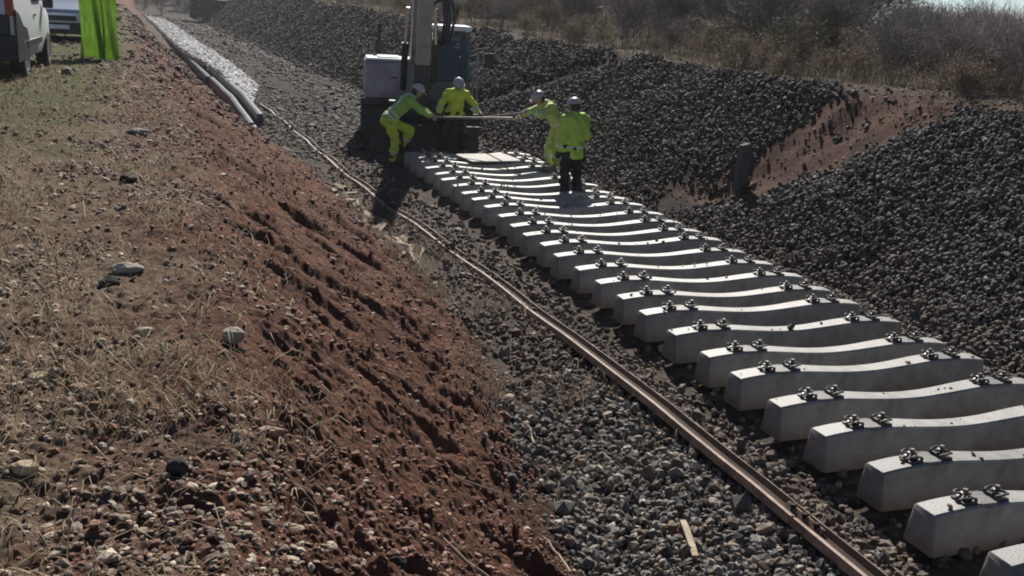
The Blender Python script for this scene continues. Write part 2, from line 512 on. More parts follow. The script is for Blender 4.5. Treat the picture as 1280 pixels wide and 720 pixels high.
def stones(name, x, y, size, cols, mat, sink=0.15, flat=(0.6, 0.95), lie=None):
    n = len(x)
    z = ground(x, y)
    S = np.stack([np.ones(n), RNG.uniform(0.65, 1.0, n), RNG.uniform(*flat, n)*0.85], -1)*size[:, None]
    V = ICO_V[None]*RNG.uniform(0.72, 1.22, (n, 12, 1))*S[:, None, :]
    # lay with a tilt rather than fully random so that flat stones lie down
    R = rand_rot(n)
    if lie is not None:                     # flat chips lying down: yaw plus a small tilt
        ang = RNG.uniform(0, 2*math.pi, n); tx, ty = RNG.normal(size=(2, n))*lie
        c_, s_ = np.cos(ang), np.sin(ang); z0 = np.zeros(n); o1 = np.ones(n)
        Rz = np.stack([np.stack([c_, -s_, z0], -1), np.stack([s_, c_, z0], -1), np.stack([z0, z0, o1], -1)], 1)
        T = np.stack([np.stack([o1, z0, tx], -1), np.stack([z0, o1, ty], -1), np.stack([-tx, -ty, o1], -1)], 1)
        R = np.einsum('nij,njk->nik', T, Rz)
    V = np.einsum('nij,nkj->nki', R, V)
    zmin = V[:, :, 2].min(1)
    V[:, :, 0] += x[:, None]; V[:, :, 1] += y[:, None]
    V[:, :, 2] += (z-zmin*(1-2*sink))[:, None]
    F = (ICO_F[None]+(np.arange(n)*12)[:, None, None]).reshape(-1, 3)
    C = np.repeat(np.concatenate([cols, np.ones((n, 1))], 1)[:, None, :], 12, 1).reshape(-1, 4)
    o = mesh_from_arrays(name, V.reshape(-1, 3), F, 3, mat, smooth=False, col={'tint': C})
    return o

STONE = attr_mat('stone', 'tint', rough=0.8, vscale=35, vary=0.4, bump=0.4, bscale=90, spec=0.3)

def pick_cols(n, pal, wts, jit=0.25):
    pal = np.array(pal); k = RNG.choice(len(pal), n, p=np.array(wts)/sum(wts))
    c = pal[k]*RNG.uniform(1-jit, 1+jit, (n, 1))
    return np.clip(c, 0.005, 0.9)

def scatter(n, x0, x1, y0, y1, ylog=True):
    """points in track coordinates; y denser near the camera"""
    if ylog: y = np.exp(RNG.uniform(math.log(y0), math.log(y1), n))
    else: y = RNG.uniform(y0, y1, n)
    xp = RNG.uniform(x0, x1, n)
    return xp+shift(y), y, xp

def lay_stones():
    # ballast left of and under the old rail : grey, bright in the sun
    x, y, xp = scatter(38000, 2.0, 4.45, 3.4, 40)
    fl = foot_left(y); nz = fbm(x*1.1, y*1.1, 3, 71)
    keep = (xp > fl-0.05+0.75*nz+0.25*vnoise(x*4, y*4, 9)) | (RNG.random(len(x)) < 0.05)
    keep &= ~((xp > 4.15) & (RNG.random(len(x)) < 0.75))
    # thins out into brown dirt further up the line
    keep &= RNG.random(len(x)) < np.interp(y+1.6*fbm(x*0.9, y*0.9, 3, 140)+np.clip(3.4-xp, 0, 1)*1.6, [3, 6.3, 8.2, 10, 24, 40], [1, 1.0, 0.5, 0.36, 0.25, 0.0])
    x, y, xp = x[keep], y[keep], xp[keep]; n = len(x)
    size = RNG.gamma(4, 0.0050, n)+0.007
    grey = pick_cols(n, [(0.165, 0.152, 0.136), (0.095, 0.087, 0.078), (0.34, 0.315, 0.28), (0.18, 0.135, 0.10), (0.052, 0.046, 0.042)], [4, 3.5, 1.6, 3.4, 2.5])
    brown = pick_cols(n, [(0.14, 0.105, 0.08), (0.09, 0.072, 0.06), (0.26, 0.21, 0.16), (0.12, 0.07, 0.055)], [4, 4, 1.6, 1.5])
    w = sstep(3.55, 3.9, xp+0.25*fbm(x*2, y*2, 2, 5))*0.9
    w = np.maximum(w, sstep(6.2, 8.6, y+fbm(x*0.9, y*0.9, 3, 141))*0.9)[:, None]
    pickb = RNG.random((n, 1)) < w
    o = stones('ballast', x, y, size, np.where(pickb, brown, grey), STONE)
    tag(o, kind='stuff'); tag(o, 'loose grey and brown ballast stones spread around the old rail', 'ballast')
    # bed between and beside the sleepers
    x, y, xp = scatter(20000, 4.2, 7.75, 3.4, 60)
    keep = RNG.random(len(x)) < np.where((xp > 4.25) & (xp < 7.1), 0.22, 1.0)*np.interp(y, [22, 28, 60], [1, 0.12, 0.0])
    x, y, xp = x[keep], y[keep], xp[keep]; n = len(x)
    size = RNG.gamma(6, 0.0042, n)+0.008
    o = stones('ballast_bed', x, y, size, pick_cols(n, [(0.13, 0.105, 0.085), (0.09, 0.08, 0.07), (0.22, 0.18, 0.145), (0.13, 0.075, 0.06)], [4, 4, 1.5, 1.5]), STONE)
    tag(o, 'thin brown ballast lying between and beside the new sleepers', 'ballast', kind='stuff')
    # fine flat gravel of the old trackbed further up the line
    x, y, xp = scatter(34000, 2.6, 7.7, 20, 110)
    keep = RNG.random(len(x)) < np.clip(0.55+1.4*fbm(xp*1.6, y*0.12, 3, 151), 0.08, 1)*np.interp(y, [20, 27], [0.2, 1])
    x, y = x[keep], y[keep]; n = len(x)
    size = (RNG.gamma(3, 0.010, n)+0.012)*np.interp(y, [20, 40, 110], [0.9, 1.3, 2.8])
    o = stones('trackbed_gravel', x, y, size, pick_cols(n, [(0.052, 0.042, 0.034), (0.075, 0.061, 0.049), (0.035, 0.03, 0.026), (0.12, 0.10, 0.08)], [4, 3, 3, 1]), STONE, sink=0.35, flat=(0.3, 0.6), lie=0.25)
    tag(o, 'brown gravel of the old trackbed running up the cutting', 'gravel', kind='stuff')
    # dark heaps on the right bank
    x, y, xp = scatter(170000, 7.3, 11.6, 5.0, 118)
    fr = foot_right(y)
    crest = fr+2.55+0.0143*np.clip(y-20, 0, 60)
    keep = (xp > fr-0.25) & (xp < crest+0.25*vnoise(y*1.3, y*0, 3)+0.1)
    g = gully_w(x, y, 0)
    keep &= RNG.random(len(x)) < np.interp(y, [22, 30, 48, 118], [1, 0.9, 0.75, 0.6])*(1-0.75*sstep(0.12, 0.5, fbm(x*0.55, y*0.40, 3, 133))*sstep(14, 20, y))
    keep &= RNG.random(len(x)) > np.clip(1.75*g*(1+1.1*fbm(x*1.3, y*1.3, 3, 77))-0.20, 0, 0.985)
    g2 = gully_w(x, y, 1)
    keep &= RNG.random(len(x)) > np.clip(0.75*g2*(1+0.8*fbm(x*1.8, y*1.8, 3, 78)), 0, 0.8)
    x, y, xp = x[keep], y[keep], xp[keep]; n = len(x)
    size = RNG.gamma(3.5, 0.0062, n)+0.009
    size = np.minimum(size, 0.055)*np.interp(y, [5, 15, 40, 110], [0.85, 0.95, 1.5, 2.6])
    cols = pick_cols(n, [(0.068, 0.062, 0.058), (0.043, 0.039, 0.037), (0.13, 0.118, 0.107), (0.095, 0.070, 0.056), (0.26, 0.24, 0.215)], [5, 4, 2.4, 3.2, 0.9])
    near = sstep(0.5, 0.0, xp-foot_right(y))[:, None] if False else (1-sstep(0.05, 0.7, xp-foot_right(y)))[:, None]
    br = pick_cols(n, [(0.115, 0.09, 0.072), (0.085, 0.06, 0.05), (0.2, 0.165, 0.135)], [4, 3, 1])
    cols = np.where(RNG.random((n, 1)) < near*0.75, br, cols)
    # dusty and earthy patches on the tipped stone, browner up the line
    pt = sstep(0.02, 0.4, fbm(x*0.8, y*0.5, 3, 144)+np.interp(y, [12, 26, 60], [-0.15, 0.12, 0.3]))[:, None]
    cols = cols*(1-0.6*pt)+0.6*pt*np.array([0.078, 0.057, 0.046])*RNG.uniform(0.6, 1.4, (n, 1))
    o = stones('ballast_heap', x, y, size, cols, STONE, sink=0.1)
    tag(o, 'dark crushed stone tipped down the right bank of the cutting', 'ballast', kind='stuff')
    # crumbled brown earth lying in the gully and along the crest
    x, y, xp = scatter(9000, 7.7, 11.5, 9, 26)
    g = gully_w(x, y, 0); crest = foot_right(y)+2.5
    keep = (RNG.random(len(x)) < np.clip(0.55*g, 0, 0.9)) | ((np.abs(xp-crest-0.25) < 0.5) & (RNG.random(len(x)) < 0.5))
    x, y = x[keep], y[keep]; n = len(x)
    o = stones('brown_rubble', x, y, np.minimum(RNG.gamma(2, 0.006, n)+0.006, 0.045), pick_cols(n, [(0.11, 0.055, 0.04), (0.08, 0.05, 0.04), (0.15, 0.09, 0.065), (0.05, 0.045, 0.042)], [4, 3, 2, 2]), STONE, sink=0.3, flat=(0.3, 0.7), lie=0.35)
    tag(o, 'crumbled red-brown earth and stones in the gully of the right bank', 'rubble', kind='stuff')
    # pale and reddish stones on the left bank
    x, y, xp = scatter(105000, -3.2, 3.1, 2.3, 26)
    edge = 0.22; fl = foot_left(y); u = (xp-edge)/(fl-edge)
    nz = fbm(x*1.3, y*1.3, 3, 83)
    dens = np.where(u < 0.1, 0.8, np.where(u < 0.8, 0.42, 0.7))*np.clip(0.6+1.3*nz, 0.12, 1.2)
    dens *= np.where(xp < -0.9, 0.35, 1.0)
    keep = RNG.random(len(x)) < dens
    x, y, xp, u = x[keep], y[keep], xp[keep], u[keep]; n = len(x)
    size = RNG.gamma(2.0, 0.0040, n)+0.004
    size = np.minimum(size, 0.055)*np.interp(y, [2, 8, 25], [0.85, 1.1, 1.5])
    pale = pick_cols(n, [(0.30, 0.24, 0.18), (0.20, 0.15, 0.11), (0.46, 0.38, 0.30), (0.14, 0.10, 0.078), (0.18, 0.09, 0.06)], [3.5, 4, 1.6, 3, 3])
    redd = pick_cols(n, [(0.17, 0.078, 0.052), (0.12, 0.055, 0.039), (0.25, 0.14, 0.10), (0.34, 0.24, 0.18)], [4, 4, 2.2, 1.2])
    w = (sstep(-0.05, 0.35, u)*(1-0.7*sstep(0.85, 1.0, u)))[:, None]
    o = stones('rubble', x, y, size, np.where(RNG.random((n, 1)) < w, redd, pale), STONE, sink=0.22, flat=(0.28, 0.75), lie=0.28)
    tag(o, 'small tan and reddish stones strewn over the left bank', 'rubble', kind='stuff')
    # coarser stones further along the left bank
    x, y, xp = scatter(16000, -2.5, 2.7, 18, 95)
    fl = foot_left(y); u = (xp-0.1)/(fl-0.1)
    keep = RNG.random(len(x)) < np.where(u < 0, 0.35, 0.9)*np.clip(0.6+1.2*fbm(x*0.8, y*0.3, 3, 87), 0.1, 1)
    x, y, u = x[keep], y[keep], u[keep]; n = len(x)
    size = (RNG.gamma(2.2, 0.014, n)+0.012)*np.interp(y, [18, 40, 95], [0.7, 1.2, 2.2])
    redd = pick_cols(n, [(0.10, 0.045, 0.033), (0.075, 0.036, 0.028), (0.15, 0.085, 0.065)], [4, 4, 1]); tan_ = pick_cols(n, [(0.2, 0.15, 0.11), (0.13, 0.10, 0.075)], [1, 1.5])
    o = stones('far_rubble', x, y, size, np.where((u > 0.05)[:, None], redd, tan_), STONE, sink=0.3, flat=(0.3, 0.7), lie=0.3)
    tag(o, 'stones and clods on the far stretch of the left bank', 'rubble', kind='stuff')
    # soil clods on the slope
    x, y, xp = scatter(7000, 0.1, 3.0, 2.6, 26)
    fl = foot_left(y); u = (xp-0.22)/(fl-0.22); keep = (u > 0) & (u < 0.95) & (RNG.random(len(x)) < np.clip(0.5+1.2*fbm(x*1.7, y*1.7, 3, 91), 0.1, 1))
    x, y = x[keep], y[keep]; n = len(x)
    size = np.minimum(RNG.gamma(1.8, 0.0050, n)+0.004, 0.034)
    o = stones('soil_clods', x, y, size, pick_cols(n, [(0.12, 0.046, 0.03), (0.085, 0.036, 0.025), (0.17, 0.072, 0.046)], [4, 3, 2]), STONE, sink=0.35, flat=(0.45, 0.9), lie=0.4)
    tag(o, 'crumbled clods of red earth on the left slope', 'soil', kind='stuff')
lay_stones()

# ------------------------------------------------------------------ dry grass and straw
BLADE = attr_mat('dry_blade', 'tint', rough=0.8, vscale=5, vary=0.2, bump=0, spec=0.2, trans=0.25)
def blades(name, x, y, hgt, wid, lean, cols, droop=1.0):
    n = len(x); z = ground(x, y)-0.01
    az = RNG.uniform(0, 2*math.pi, n); dx, dy = np.cos(az), np.sin(az)
    px, py = -dy, dx
    V = np.zeros((n, 7, 3))
    for k, (t, wk) in enumerate([(0, 1.0), (0.4, 0.85), (0.75, 0.5)]):
        r = lean*hgt*(t**1.6); zz = hgt*t*np.sqrt(np.clip(1-(lean*t*0.8)**2, 0.02, 1))
        for s, j in ((-1, 0), (1, 1)):
            V[:, k*2+j, 0] = x+dx*r+px*s*wid*wk; V[:, k*2+j, 1] = y+dy*r+py*s*wid*wk; V[:, k*2+j, 2] = z+zz
    r = lean*hgt; V[:, 6, 0] = x+dx*r; V[:, 6, 1] = y+dy*r; V[:, 6, 2] = z+hgt*np.sqrt(np.clip(1-(lean*0.9)**2, 0.02, 1))*(1-0.12*droop)
    base = (np.arange(n)*7)[:, None]
    T = np.array([(0, 1, 3), (0, 3, 2), (2, 3, 5), (2, 5, 4), (4, 5, 6)])
    F = (base[:, None, :]+T[None]).reshape(-1, 3)
    C = np.repeat(np.concatenate([cols, np.ones((n, 1))], 1)[:, None, :], 7, 1).reshape(-1, 4)
    return mesh_from_arrays(name, V.reshape(-1, 3), F, 3, BLADE, smooth=True, col={'tint': C})

def lay_grass():
    STRAW = [(0.36, 0.29, 0.18), (0.26, 0.20, 0.125), (0.46, 0.40, 0.28), (0.17, 0.13, 0.085)]
    # straw on the plateau
    x, y, xp = scatter(42000, -3.5, 0.7, 2.2, 22)
    nz = fbm(x*0.9, y*0.9, 3, 101)
    keep = RNG.random(len(x)) < np.clip(0.55+1.5*nz-0.9*sstep(0.0, 0.6, xp), 0.02, 1)
    x, y = x[keep], y[keep]; n = len(x)
    lean = RNG.uniform(0.75, 1.0, n)
    o = blades('dry_grass', x, y, RNG.gamma(3, 0.028, n)+0.02, RNG.uniform(0.0012, 0.003, n)*np.interp(y, [2, 8, 22], [0.8, 1.2, 2.4]), lean, pick_cols(n, STRAW, [3, 3, 1.4, 2]))
    tag(o, 'flattened dry straw-coloured grass on the left plateau', 'dry grass', kind='stuff')
    # longer broken stalks lying on the straw
    x, y, xp = scatter(2600, -1.6, 0.9, 2.4, 12)
    keep = RNG.random(len(x)) < np.clip(0.5+1.2*fbm(x*1.4, y*1.4, 3, 107), 0.05, 1)
    x, y = x[keep], y[keep]; n = len(x)
    o = blades('straw_stalks', x, y, RNG.uniform(0.08, 0.26, n), RNG.uniform(0.0018, 0.0035, n), RNG.uniform(0.85, 1.0, n), pick_cols(n, [(0.45, 0.37, 0.25), (0.33, 0.25, 0.16), (0.55, 0.48, 0.36)], [3, 3, 1]))
    tag(o, 'pale broken stalks lying in the straw of the left plateau', 'dry grass', kind='stuff')
    # litter and dead grass spilling from the slope onto the old bed
    x, y, xp = scatter(9000, 2.2, 3.7, 5.5, 19)
    keep = (xp > foot_left(y)-0.5) & (RNG.random(len(x)) < np.clip(0.35+1.5*fbm(x*1.5, y*1.2, 3, 161), 0.0, 1)*np.interp(y, [5.5, 7.5, 14, 19], [0.1, 1, 1, 0.5])*np.interp(xp, [3.3, 3.65], [1, 0.25]))
    x, y = x[keep], y[keep]; n = len(x)
    o = blades('dead_litter', x, y, RNG.gamma(3, 0.035, n)+0.03, RNG.uniform(0.002, 0.0045, n)*np.interp(y, [5, 19], [0.9, 2.0]), RNG.uniform(0.7, 1.0, n), pick_cols(n, [(0.26, 0.20, 0.135), (0.17, 0.13, 0.09), (0.36, 0.29, 0.2), (0.10, 0.085, 0.055)], [3, 3, 1.5, 2]))
    tag(o, 'dead grass and litter at the foot of the red slope beside the old rail', 'dry grass', kind='stuff')
    # greenish short grass near the vehicles
    x, y, xp = scatter(15000, -5, 0.0, 6, 32)
    nz = fbm(x*0.8, y*0.8, 3, 111)
    keep = RNG.random(len(x)) < np.clip(0.5+1.2*nz, 0.03, 1)*sstep(0.1, 0.9, -xp)*sstep(6, 13, y)
    x, y = x[keep], y[keep]; n = len(x)
    o = blades('short_grass', x, y, RNG.gamma(3, 0.014, n)+0.015, RNG.uniform(0.002, 0.004, n)*np.interp(y, [6, 30], [1, 2.2]), RNG.uniform(0.3, 0.95, n), pick_cols(n, [(0.13, 0.135, 0.045), (0.20, 0.19, 0.075), (0.26, 0.215, 0.125)], [3, 3, 2]))
    tag(o, 'short yellow-green grass around the parked vehicles', 'grass', kind='stuff')
    # rough brown grass along the right crest
    x, y, xp = scatter(60000, 9.3, 26, 6, 90)
    crest = foot_right(y)+2.55
    nz = fbm(x*0.6, y*0.6, 3, 121)
    keep = (xp > crest-0.15+0.3*nz) & (RNG.random(len(x)) < np.clip(0.65+1.3*nz, 0.08, 1))
    x, y, xp = x[keep], y[keep], xp[keep]; n = len(x)
    hh = (RNG.gamma(4, 0.055, n)+0.05)*np.interp(xp-foot_right(y)-2.55, [0, 0.8, 3], [0.55, 1.0, 1.6])
    o = blades('rough_grass', x, y, hh, RNG.uniform(0.003, 0.006, n)*np.interp(y, [6, 30, 90], [1, 2.0, 5]), RNG.uniform(0.2, 0.9, n), pick_cols(n, [(0.17, 0.138, 0.098), (0.12, 0.098, 0.072), (0.25, 0.215, 0.15), (0.11, 0.105, 0.065)], [4, 4, 1.6, 2]))
    tag(o, 'rough brown winter grass along the crest of the right bank', 'dry grass', kind='stuff')
lay_grass()
# ------------------------------------------------------------------ sleepers
CONC = simple_mat('concrete', (0.285, 0.28, 0.268), rough=0.55, vary=0.16, scale=7, bump=0.30, bscale=120, spec=0.5, dirt=(0.16, 0.145, 0.125), dirt_amt=0.75)
CONC_OLD = simple_mat('beam_surface', (0.055, 0.057, 0.062), rough=0.42, vary=0.25, scale=5, bump=0.3, bscale=60, spec=0.6, dirt=(0.09, 0.085, 0.08), dirt_amt=0.6)
STEEL = simple_mat('clip_steel', (0.07, 0.066, 0.062), rough=0.65, metal=0.2, vary=0.3, scale=40, spec=0.5)
BOLT = simple_mat('bolt_steel', (0.15, 0.14, 0.13), rough=0.55, metal=0.35, vary=0.2, scale=40)
PLASTIC = simple_mat('black_plastic', (0.035, 0.035, 0.037), rough=0.45, vary=0.2, scale=20)
PAD = simple_mat('rubber_pad', (0.13, 0.128, 0.125), rough=0.6, vary=0.25, scale=20, dirt=(0.26, 0.245, 0.22), dirt_amt=0.8)

SL_L, SL_H = 2.6, 0.295
SEATS = (0.435, 2.165)

def sleeper_top(x):
    s = min(x, SL_L-x)
    # rounded end, level seat, long dip in the middle
    z = 0.0
    z -= 0.028*(1-min(1, s/0.30))**1.6
    t = min(1, max(0, (s-0.60)/0.70)); t = math.sin(t*math.pi/2)**1.3
    return z-0.050*t

def concrete_variation(m):
    n = m.node_tree.nodes; l = m.node_tree.links; b = n['Principled BSDF']
    src = b.inputs['Base Color'].links[0].from_socket
    oi = n.new('ShaderNodeObjectInfo'); mr = n.new('ShaderNodeMapRange'); mr.inputs[3].default_value = 0.78; mr.inputs[4].default_value = 1.12
    l.new(oi.outputs['Random'], mr.inputs[0])
    # speckle of pores and rubbed soil along the lower edge of the casting
    tc = n.new('ShaderNodeTexCoord'); sp = n.new('ShaderNodeSeparateXYZ'); l.new(tc.outputs['Object'], sp.inputs[0])
    nz = n.new('ShaderNodeTexNoise'); nz.inputs['Scale'].default_value = 5; nz.inputs['Detail'].default_value = 7; l.new(tc.outputs['Object'], nz.inputs['Vector'])
    ad = n.new('ShaderNodeMath'); ad.operation = 'MULTIPLY_ADD'; l.new(nz.outputs['Fac'], ad.inputs[0]); ad.inputs[1].default_value = 0.22; l.new(sp.outputs['Z'], ad.inputs[2])
    m2 = n.new('ShaderNodeMapRange'); m2.inputs[1].default_value = -0.16; m2.inputs[2].default_value = -0.05; m2.inputs[3].default_value = 0.7; m2.inputs[4].default_value = 0.0
    l.new(ad.outputs[0], m2.inputs[0])
    mx = n.new('ShaderNodeMix'); mx.data_type = 'RGBA'; l.new(m2.outputs[0], mx.inputs[0]); l.new(src, mx.inputs[6]); mx.inputs[7].default_value = (0.15, 0.115, 0.09, 1)
    vo = n.new('ShaderNodeTexVoronoi'); vo.inputs['Scale'].default_value = 60; l.new(tc.outputs['Object'], vo.inputs['Vector'])
    m3 = n.new('ShaderNodeMapRange'); m3.inputs[1].default_value = 0.08; m3.inputs[2].default_value = 0.16; m3.inputs[3].default_value = 0.55; m3.inputs[4].default_value = 1.0; l.new(vo.outputs['Distance'], m3.inputs[0])
    mu = n.new('ShaderNodeMath'); mu.operation = 'MULTIPLY'; l.new(mr.outputs[0], mu.inputs[0]); l.new(m3.outputs[0], mu.inputs[1])
    vm = n.new('ShaderNodeVectorMath'); vm.operation = 'SCALE'; l.new(mx.outputs[2], vm.inputs[0]); l.new(mu.outputs[0], vm.inputs['Scale'])
    l.new(vm.outputs[0], b.inputs['Base Color'])
concrete_variation(CONC)

def make_sleeper_body(detail=True):
    mb = MB(); rings = []
    xs = [0.0, 0.012, 0.05, 0.1, 0.16, 0.22, 0.3, 0.4, 0.5, 0.6, 0.66, 0.72, 0.8, 0.9, 1.0, 1.1, 1.2, 1.3]
    xs = xs+[SL_L-q for q in xs[::-1][1:]]
    for x in xs:
        s = min(x, SL_L-x)
        zt = sleeper_top(x); e = max(0, 0.012-s)
        mid = min(1, max(0, (s-0.62)/0.5)); mid = mid*mid*(3-2*mid)
        wt = 0.094-0.012*mid-e; wb = 0.138-0.020*mid-e*0.6
        c = 0.012
        zt2 = zt-e
        rings.append([(x, -wb, -SL_H+0.006), (x, -wb+0.006, -SL_H), (x, wb-0.006, -SL_H), (x, wb, -SL_H+0.006),
                      (x, wt+0.003, zt2-c), (x, wt-c, zt2), (x, -wt+c, zt2), (x, -wt-0.003, zt2-c)])
    return mb.loft(rings)

def make_sleeper():
    root = empty('concrete_sleeper')
    b = make_sleeper_body().build('body', CONC, root, smooth=True)
    for seat in SEATS:
        zt = 0.0
        mb = MB(); mb.box((seat, 0, zt+0.005), (0.152, 0.150, 0.012)); mb.box((seat, 0.080, zt+0.004), (0.12, 0.010, 0.016)); mb.box((seat, -0.080, zt+0.004), (0.12, 0.010, 0.016))
        mb.build('rail_pad', PAD, root, bevel=0.003)
        for s in (-1, 1):
            cx = seat+s*0.128
            g = MB()
            g.prism([(-0.052, 0.0), (0.05, 0.0), (0.05, 0.014), (0.012, 0.016), (-0.03, 0.034), (-0.052, 0.034)], 'y', -0.062, 0.062)
            for i, p in enumerate(g.v): g.v[i] = (cx+(p[0] if s > 0 else -p[0]), p[1], zt+p[2])
            gp = g.build('guide_plate', PLASTIC, root, bevel=0.003)
            # bent spring clip: two loops reaching towards the rail seat
            pts = []
            for (yy, rr, zz) in [(-0.055, -0.055, 0.036), (-0.07, -0.03, 0.046), (-0.072, 0.01, 0.055), (-0.062, 0.045, 0.050), (-0.042, 0.052, 0.046),
                                 (-0.026, 0.03, 0.052), (-0.018, -0.01, 0.058), (-0.012, -0.035, 0.060), (0, -0.046, 0.060), (0.012, -0.035, 0.060), (0.018, -0.01, 0.058),
                                 (0.026, 0.03, 0.052), (0.042, 0.052, 0.046), (0.062, 0.045, 0.050), (0.072, 0.01, 0.055), (0.07, -0.03, 0.046), (0.055, -0.055, 0.036)]:
                pts.append((cx+s*rr*0.9, yy*0.88, zt+0.006+zz*0.78))
            cl = MB().tube(pts, 0.0085, 7).build('rail_clip', STEEL, root, smooth=True)
            bt = MB()
            bt.cyl((cx, 0, zt+0.045), 'z', 0.012, 0.07, 10)
            bt.lathe([(0.0, 0.054), (0.028, 0.054), (0.029, 0.058), (0.019, 0.062), (0.0, 0.062)], (cx, 0, zt), 14)
            bt.lathe([(0.0, 0.062), (0.019, 0.062), (0.019, 0.080), (0.016, 0.084), (0.0, 0.084)], (cx, 0, zt), 6)
            bt.build('bolt', BOLT, cl)
    return root

SL_X0, SL_Y0, SL_S = 4.49, 4.02, 0.6
N_SL = 27
SLEEPERS = {}
def lay_sleepers():
    proto = make_sleeper()
    rnd = random.Random(3)
    # n = -1 is half outside the corner of the picture; n counts away from the viewpoint
    spec = {0: 'concrete sleeper cut off by the bottom right corner, nearest end only showing',
            19: 'concrete sleeper in the shade of the men, eleventh back from the first sleeper whose right end shows'}
    for n in range(0, N_SL):
        o = proto if n == 0 else copy_tree(proto)
        y = SL_Y0+SL_S*n
        o.location = (SL_X0+rnd.uniform(-0.04, 0.04), y+rnd.uniform(-0.028, 0.028), rnd.uniform(-0.012, 0.008))
        o.rotation_euler = (rnd.uniform(-0.012, 0.012), rnd.uniform(-0.004, 0.004), rnd.uniform(-0.020, 0.020))
        if n == 0: lab = 'concrete sleeper of which only one end shows, in the bottom right corner of the photo'
        else: lab = 'concrete sleeper with steel rail clips, %s of the row counted from the bottom right corner' % ORD[n]
        tag(o, lab, 'sleeper', 'concrete sleepers laid in a row')
        SLEEPERS[n] = o
lay_sleepers()
def stray_stones():
    n = 260
    k = RNG.integers(0, N_SL, n); t = RNG.uniform(0.02, 2.58, n); v = RNG.uniform(-0.06, 0.06, n)
    x = SL_X0+t; y = SL_Y0+SL_S*k+v; size = RNG.gamma(2.5, 0.0045, n)+0.004
    o = stones('stray_gravel', x, y, size, pick_cols(n, [(0.14, 0.11, 0.09), (0.09, 0.08, 0.07), (0.2, 0.17, 0.14)], [3, 3, 1]), STONE, sink=0.0, flat=(0.4, 0.8), lie=0.3)
    me = o.data; co = np.empty(len(me.vertices)*3, np.float32); me.vertices.foreach_get('co', co); co = co.reshape(-1, 12, 3)
    zt = np.array([sleeper_top(float(q)) for q in t])
    co[:, :, 2] += (zt-0.002-co[:, :, 2].min(1))[:, None]
    me.vertices.foreach_set('co', co.ravel()); me.update()
    tag(o, 'small stray stones and crumbs lying on top of the sleepers', 'gravel', kind='stuff')
stray_stones()

# ------------------------------------------------------------------ old rail, tipped on its side
RUST_SHADE = simple_mat('rust_and_shade', (0.036, 0.021, 0.016), rough=0.85, vary=0.35, scale=9, bump=0.25, bscale=90, spec=0.2)  # rust colour, darkened further to stand in for shade in the rail web
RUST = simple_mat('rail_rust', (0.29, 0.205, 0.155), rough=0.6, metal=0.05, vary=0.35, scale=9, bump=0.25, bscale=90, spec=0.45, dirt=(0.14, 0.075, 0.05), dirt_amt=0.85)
def rail_profile():
    # upright profile (x across, z up): foot, web, head -> laid on its side: head to the left, foot plate standing at the right
    P = [(-0.066, 0.0), (0.066, 0.0), (0.066, 0.010), (0.018, 0.024), (0.0085, 0.045), (0.0085, 0.108), (0.034, 0.122), (0.036, 0.150), (0.030, 0.158),
         (-0.030, 0.158), (-0.036, 0.150), (-0.034, 0.122), (-0.0085, 0.108), (-0.0085, 0.045), (-0.018, 0.024), (-0.066, 0.010)]
    ang = math.radians(76)
    c, s = math.cos(ang), math.sin(ang)
    Q = [(-(z*s)+x*c, z*c+x*s) for x, z in P]
    mz = min(q[1] for q in Q)
    return [(q[0]*0.92, (q[1]-mz)*0.92) for q in Q]
def rail_x(y):
    return np.interp(y, [3, 4.4, 5.3, 7.2, 10.4, 12.8, 15.9, 20, 27.5, 33], [3.76, 3.76, 3.76, 3.735, 3.67, 3.57, 3.33, 3.15, 2.93, 2.72])
def lay_rail(y0, y1, label, name='rail', zoff=0.0, dx=0.0):
    n = max(3, int((y1-y0)/0.45)); rings = []
    prof = rail_profile()
    ys = np.linspace(y0, y1, n)
    for y in ys:
        x = float(rail_x(y))+dx
        d = float(rail_x(y+0.05)-rail_x(y-0.05))/0.1
        z = GH(x, y)*0.4+(-0.3)*0.6+0.022+zoff-0.115*float(np.interp(y, [7.0, 11.5, 40], [0, 1, 1]))*(0.85+0.15*math.sin(y*2.1))
        rings.append([(x+0.08+p[0], y-p[0]*d, z+p[1]) for p in prof])
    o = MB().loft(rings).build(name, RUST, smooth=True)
    o.data.materials.append(RUST_SHADE)
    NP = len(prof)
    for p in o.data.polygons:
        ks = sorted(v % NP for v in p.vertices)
        # head stays pale and worn; web and inner foot plate are rust with the plate's shade painted in
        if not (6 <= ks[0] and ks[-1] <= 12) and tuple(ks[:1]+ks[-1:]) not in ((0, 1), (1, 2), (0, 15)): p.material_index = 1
    return tag(o, label, 'rail', 'old rail lengths lying beside the bed')
RX = rail_x
lay_rail(2.6, 4.93, 'short rusty rail length running out of the bottom edge of the photo')
lay_rail(4.955, 15.6, 'long rusty rail lying on its side between the gravel and the sleepers')
lay_rail(15.75, 31.0, 'far rusty rail length running up to the long grey beams')
# fishplate that still hangs at the joint
def fishplate():
    root = empty('fishplate', (float(rail_x(4.94))+0.045, 4.95, -0.195), 0)
    m = MB(); m.box((0, 0, 0), (0.022, 0.40, 0.075), ry=0.5)
    m.build('plate', RUST, root, bevel=0.006)
    for k in range(3):
        b = MB(); b.cyl((0.0, -0.13+0.13*k, 0.012), 'z', 0.013, 0.045, 10)
        b.lathe([(0, 0.03), (0.022, 0.03), (0.022, 0.05), (0, 0.05)], (0.0, -0.13+0.13*k, 0), 6)
        b.build('bolt', RUST_SHADE, root)
    tag(root, 'small bolted steel plate at the joint between the two nearest rail lengths', 'fishplate')
fishplate()

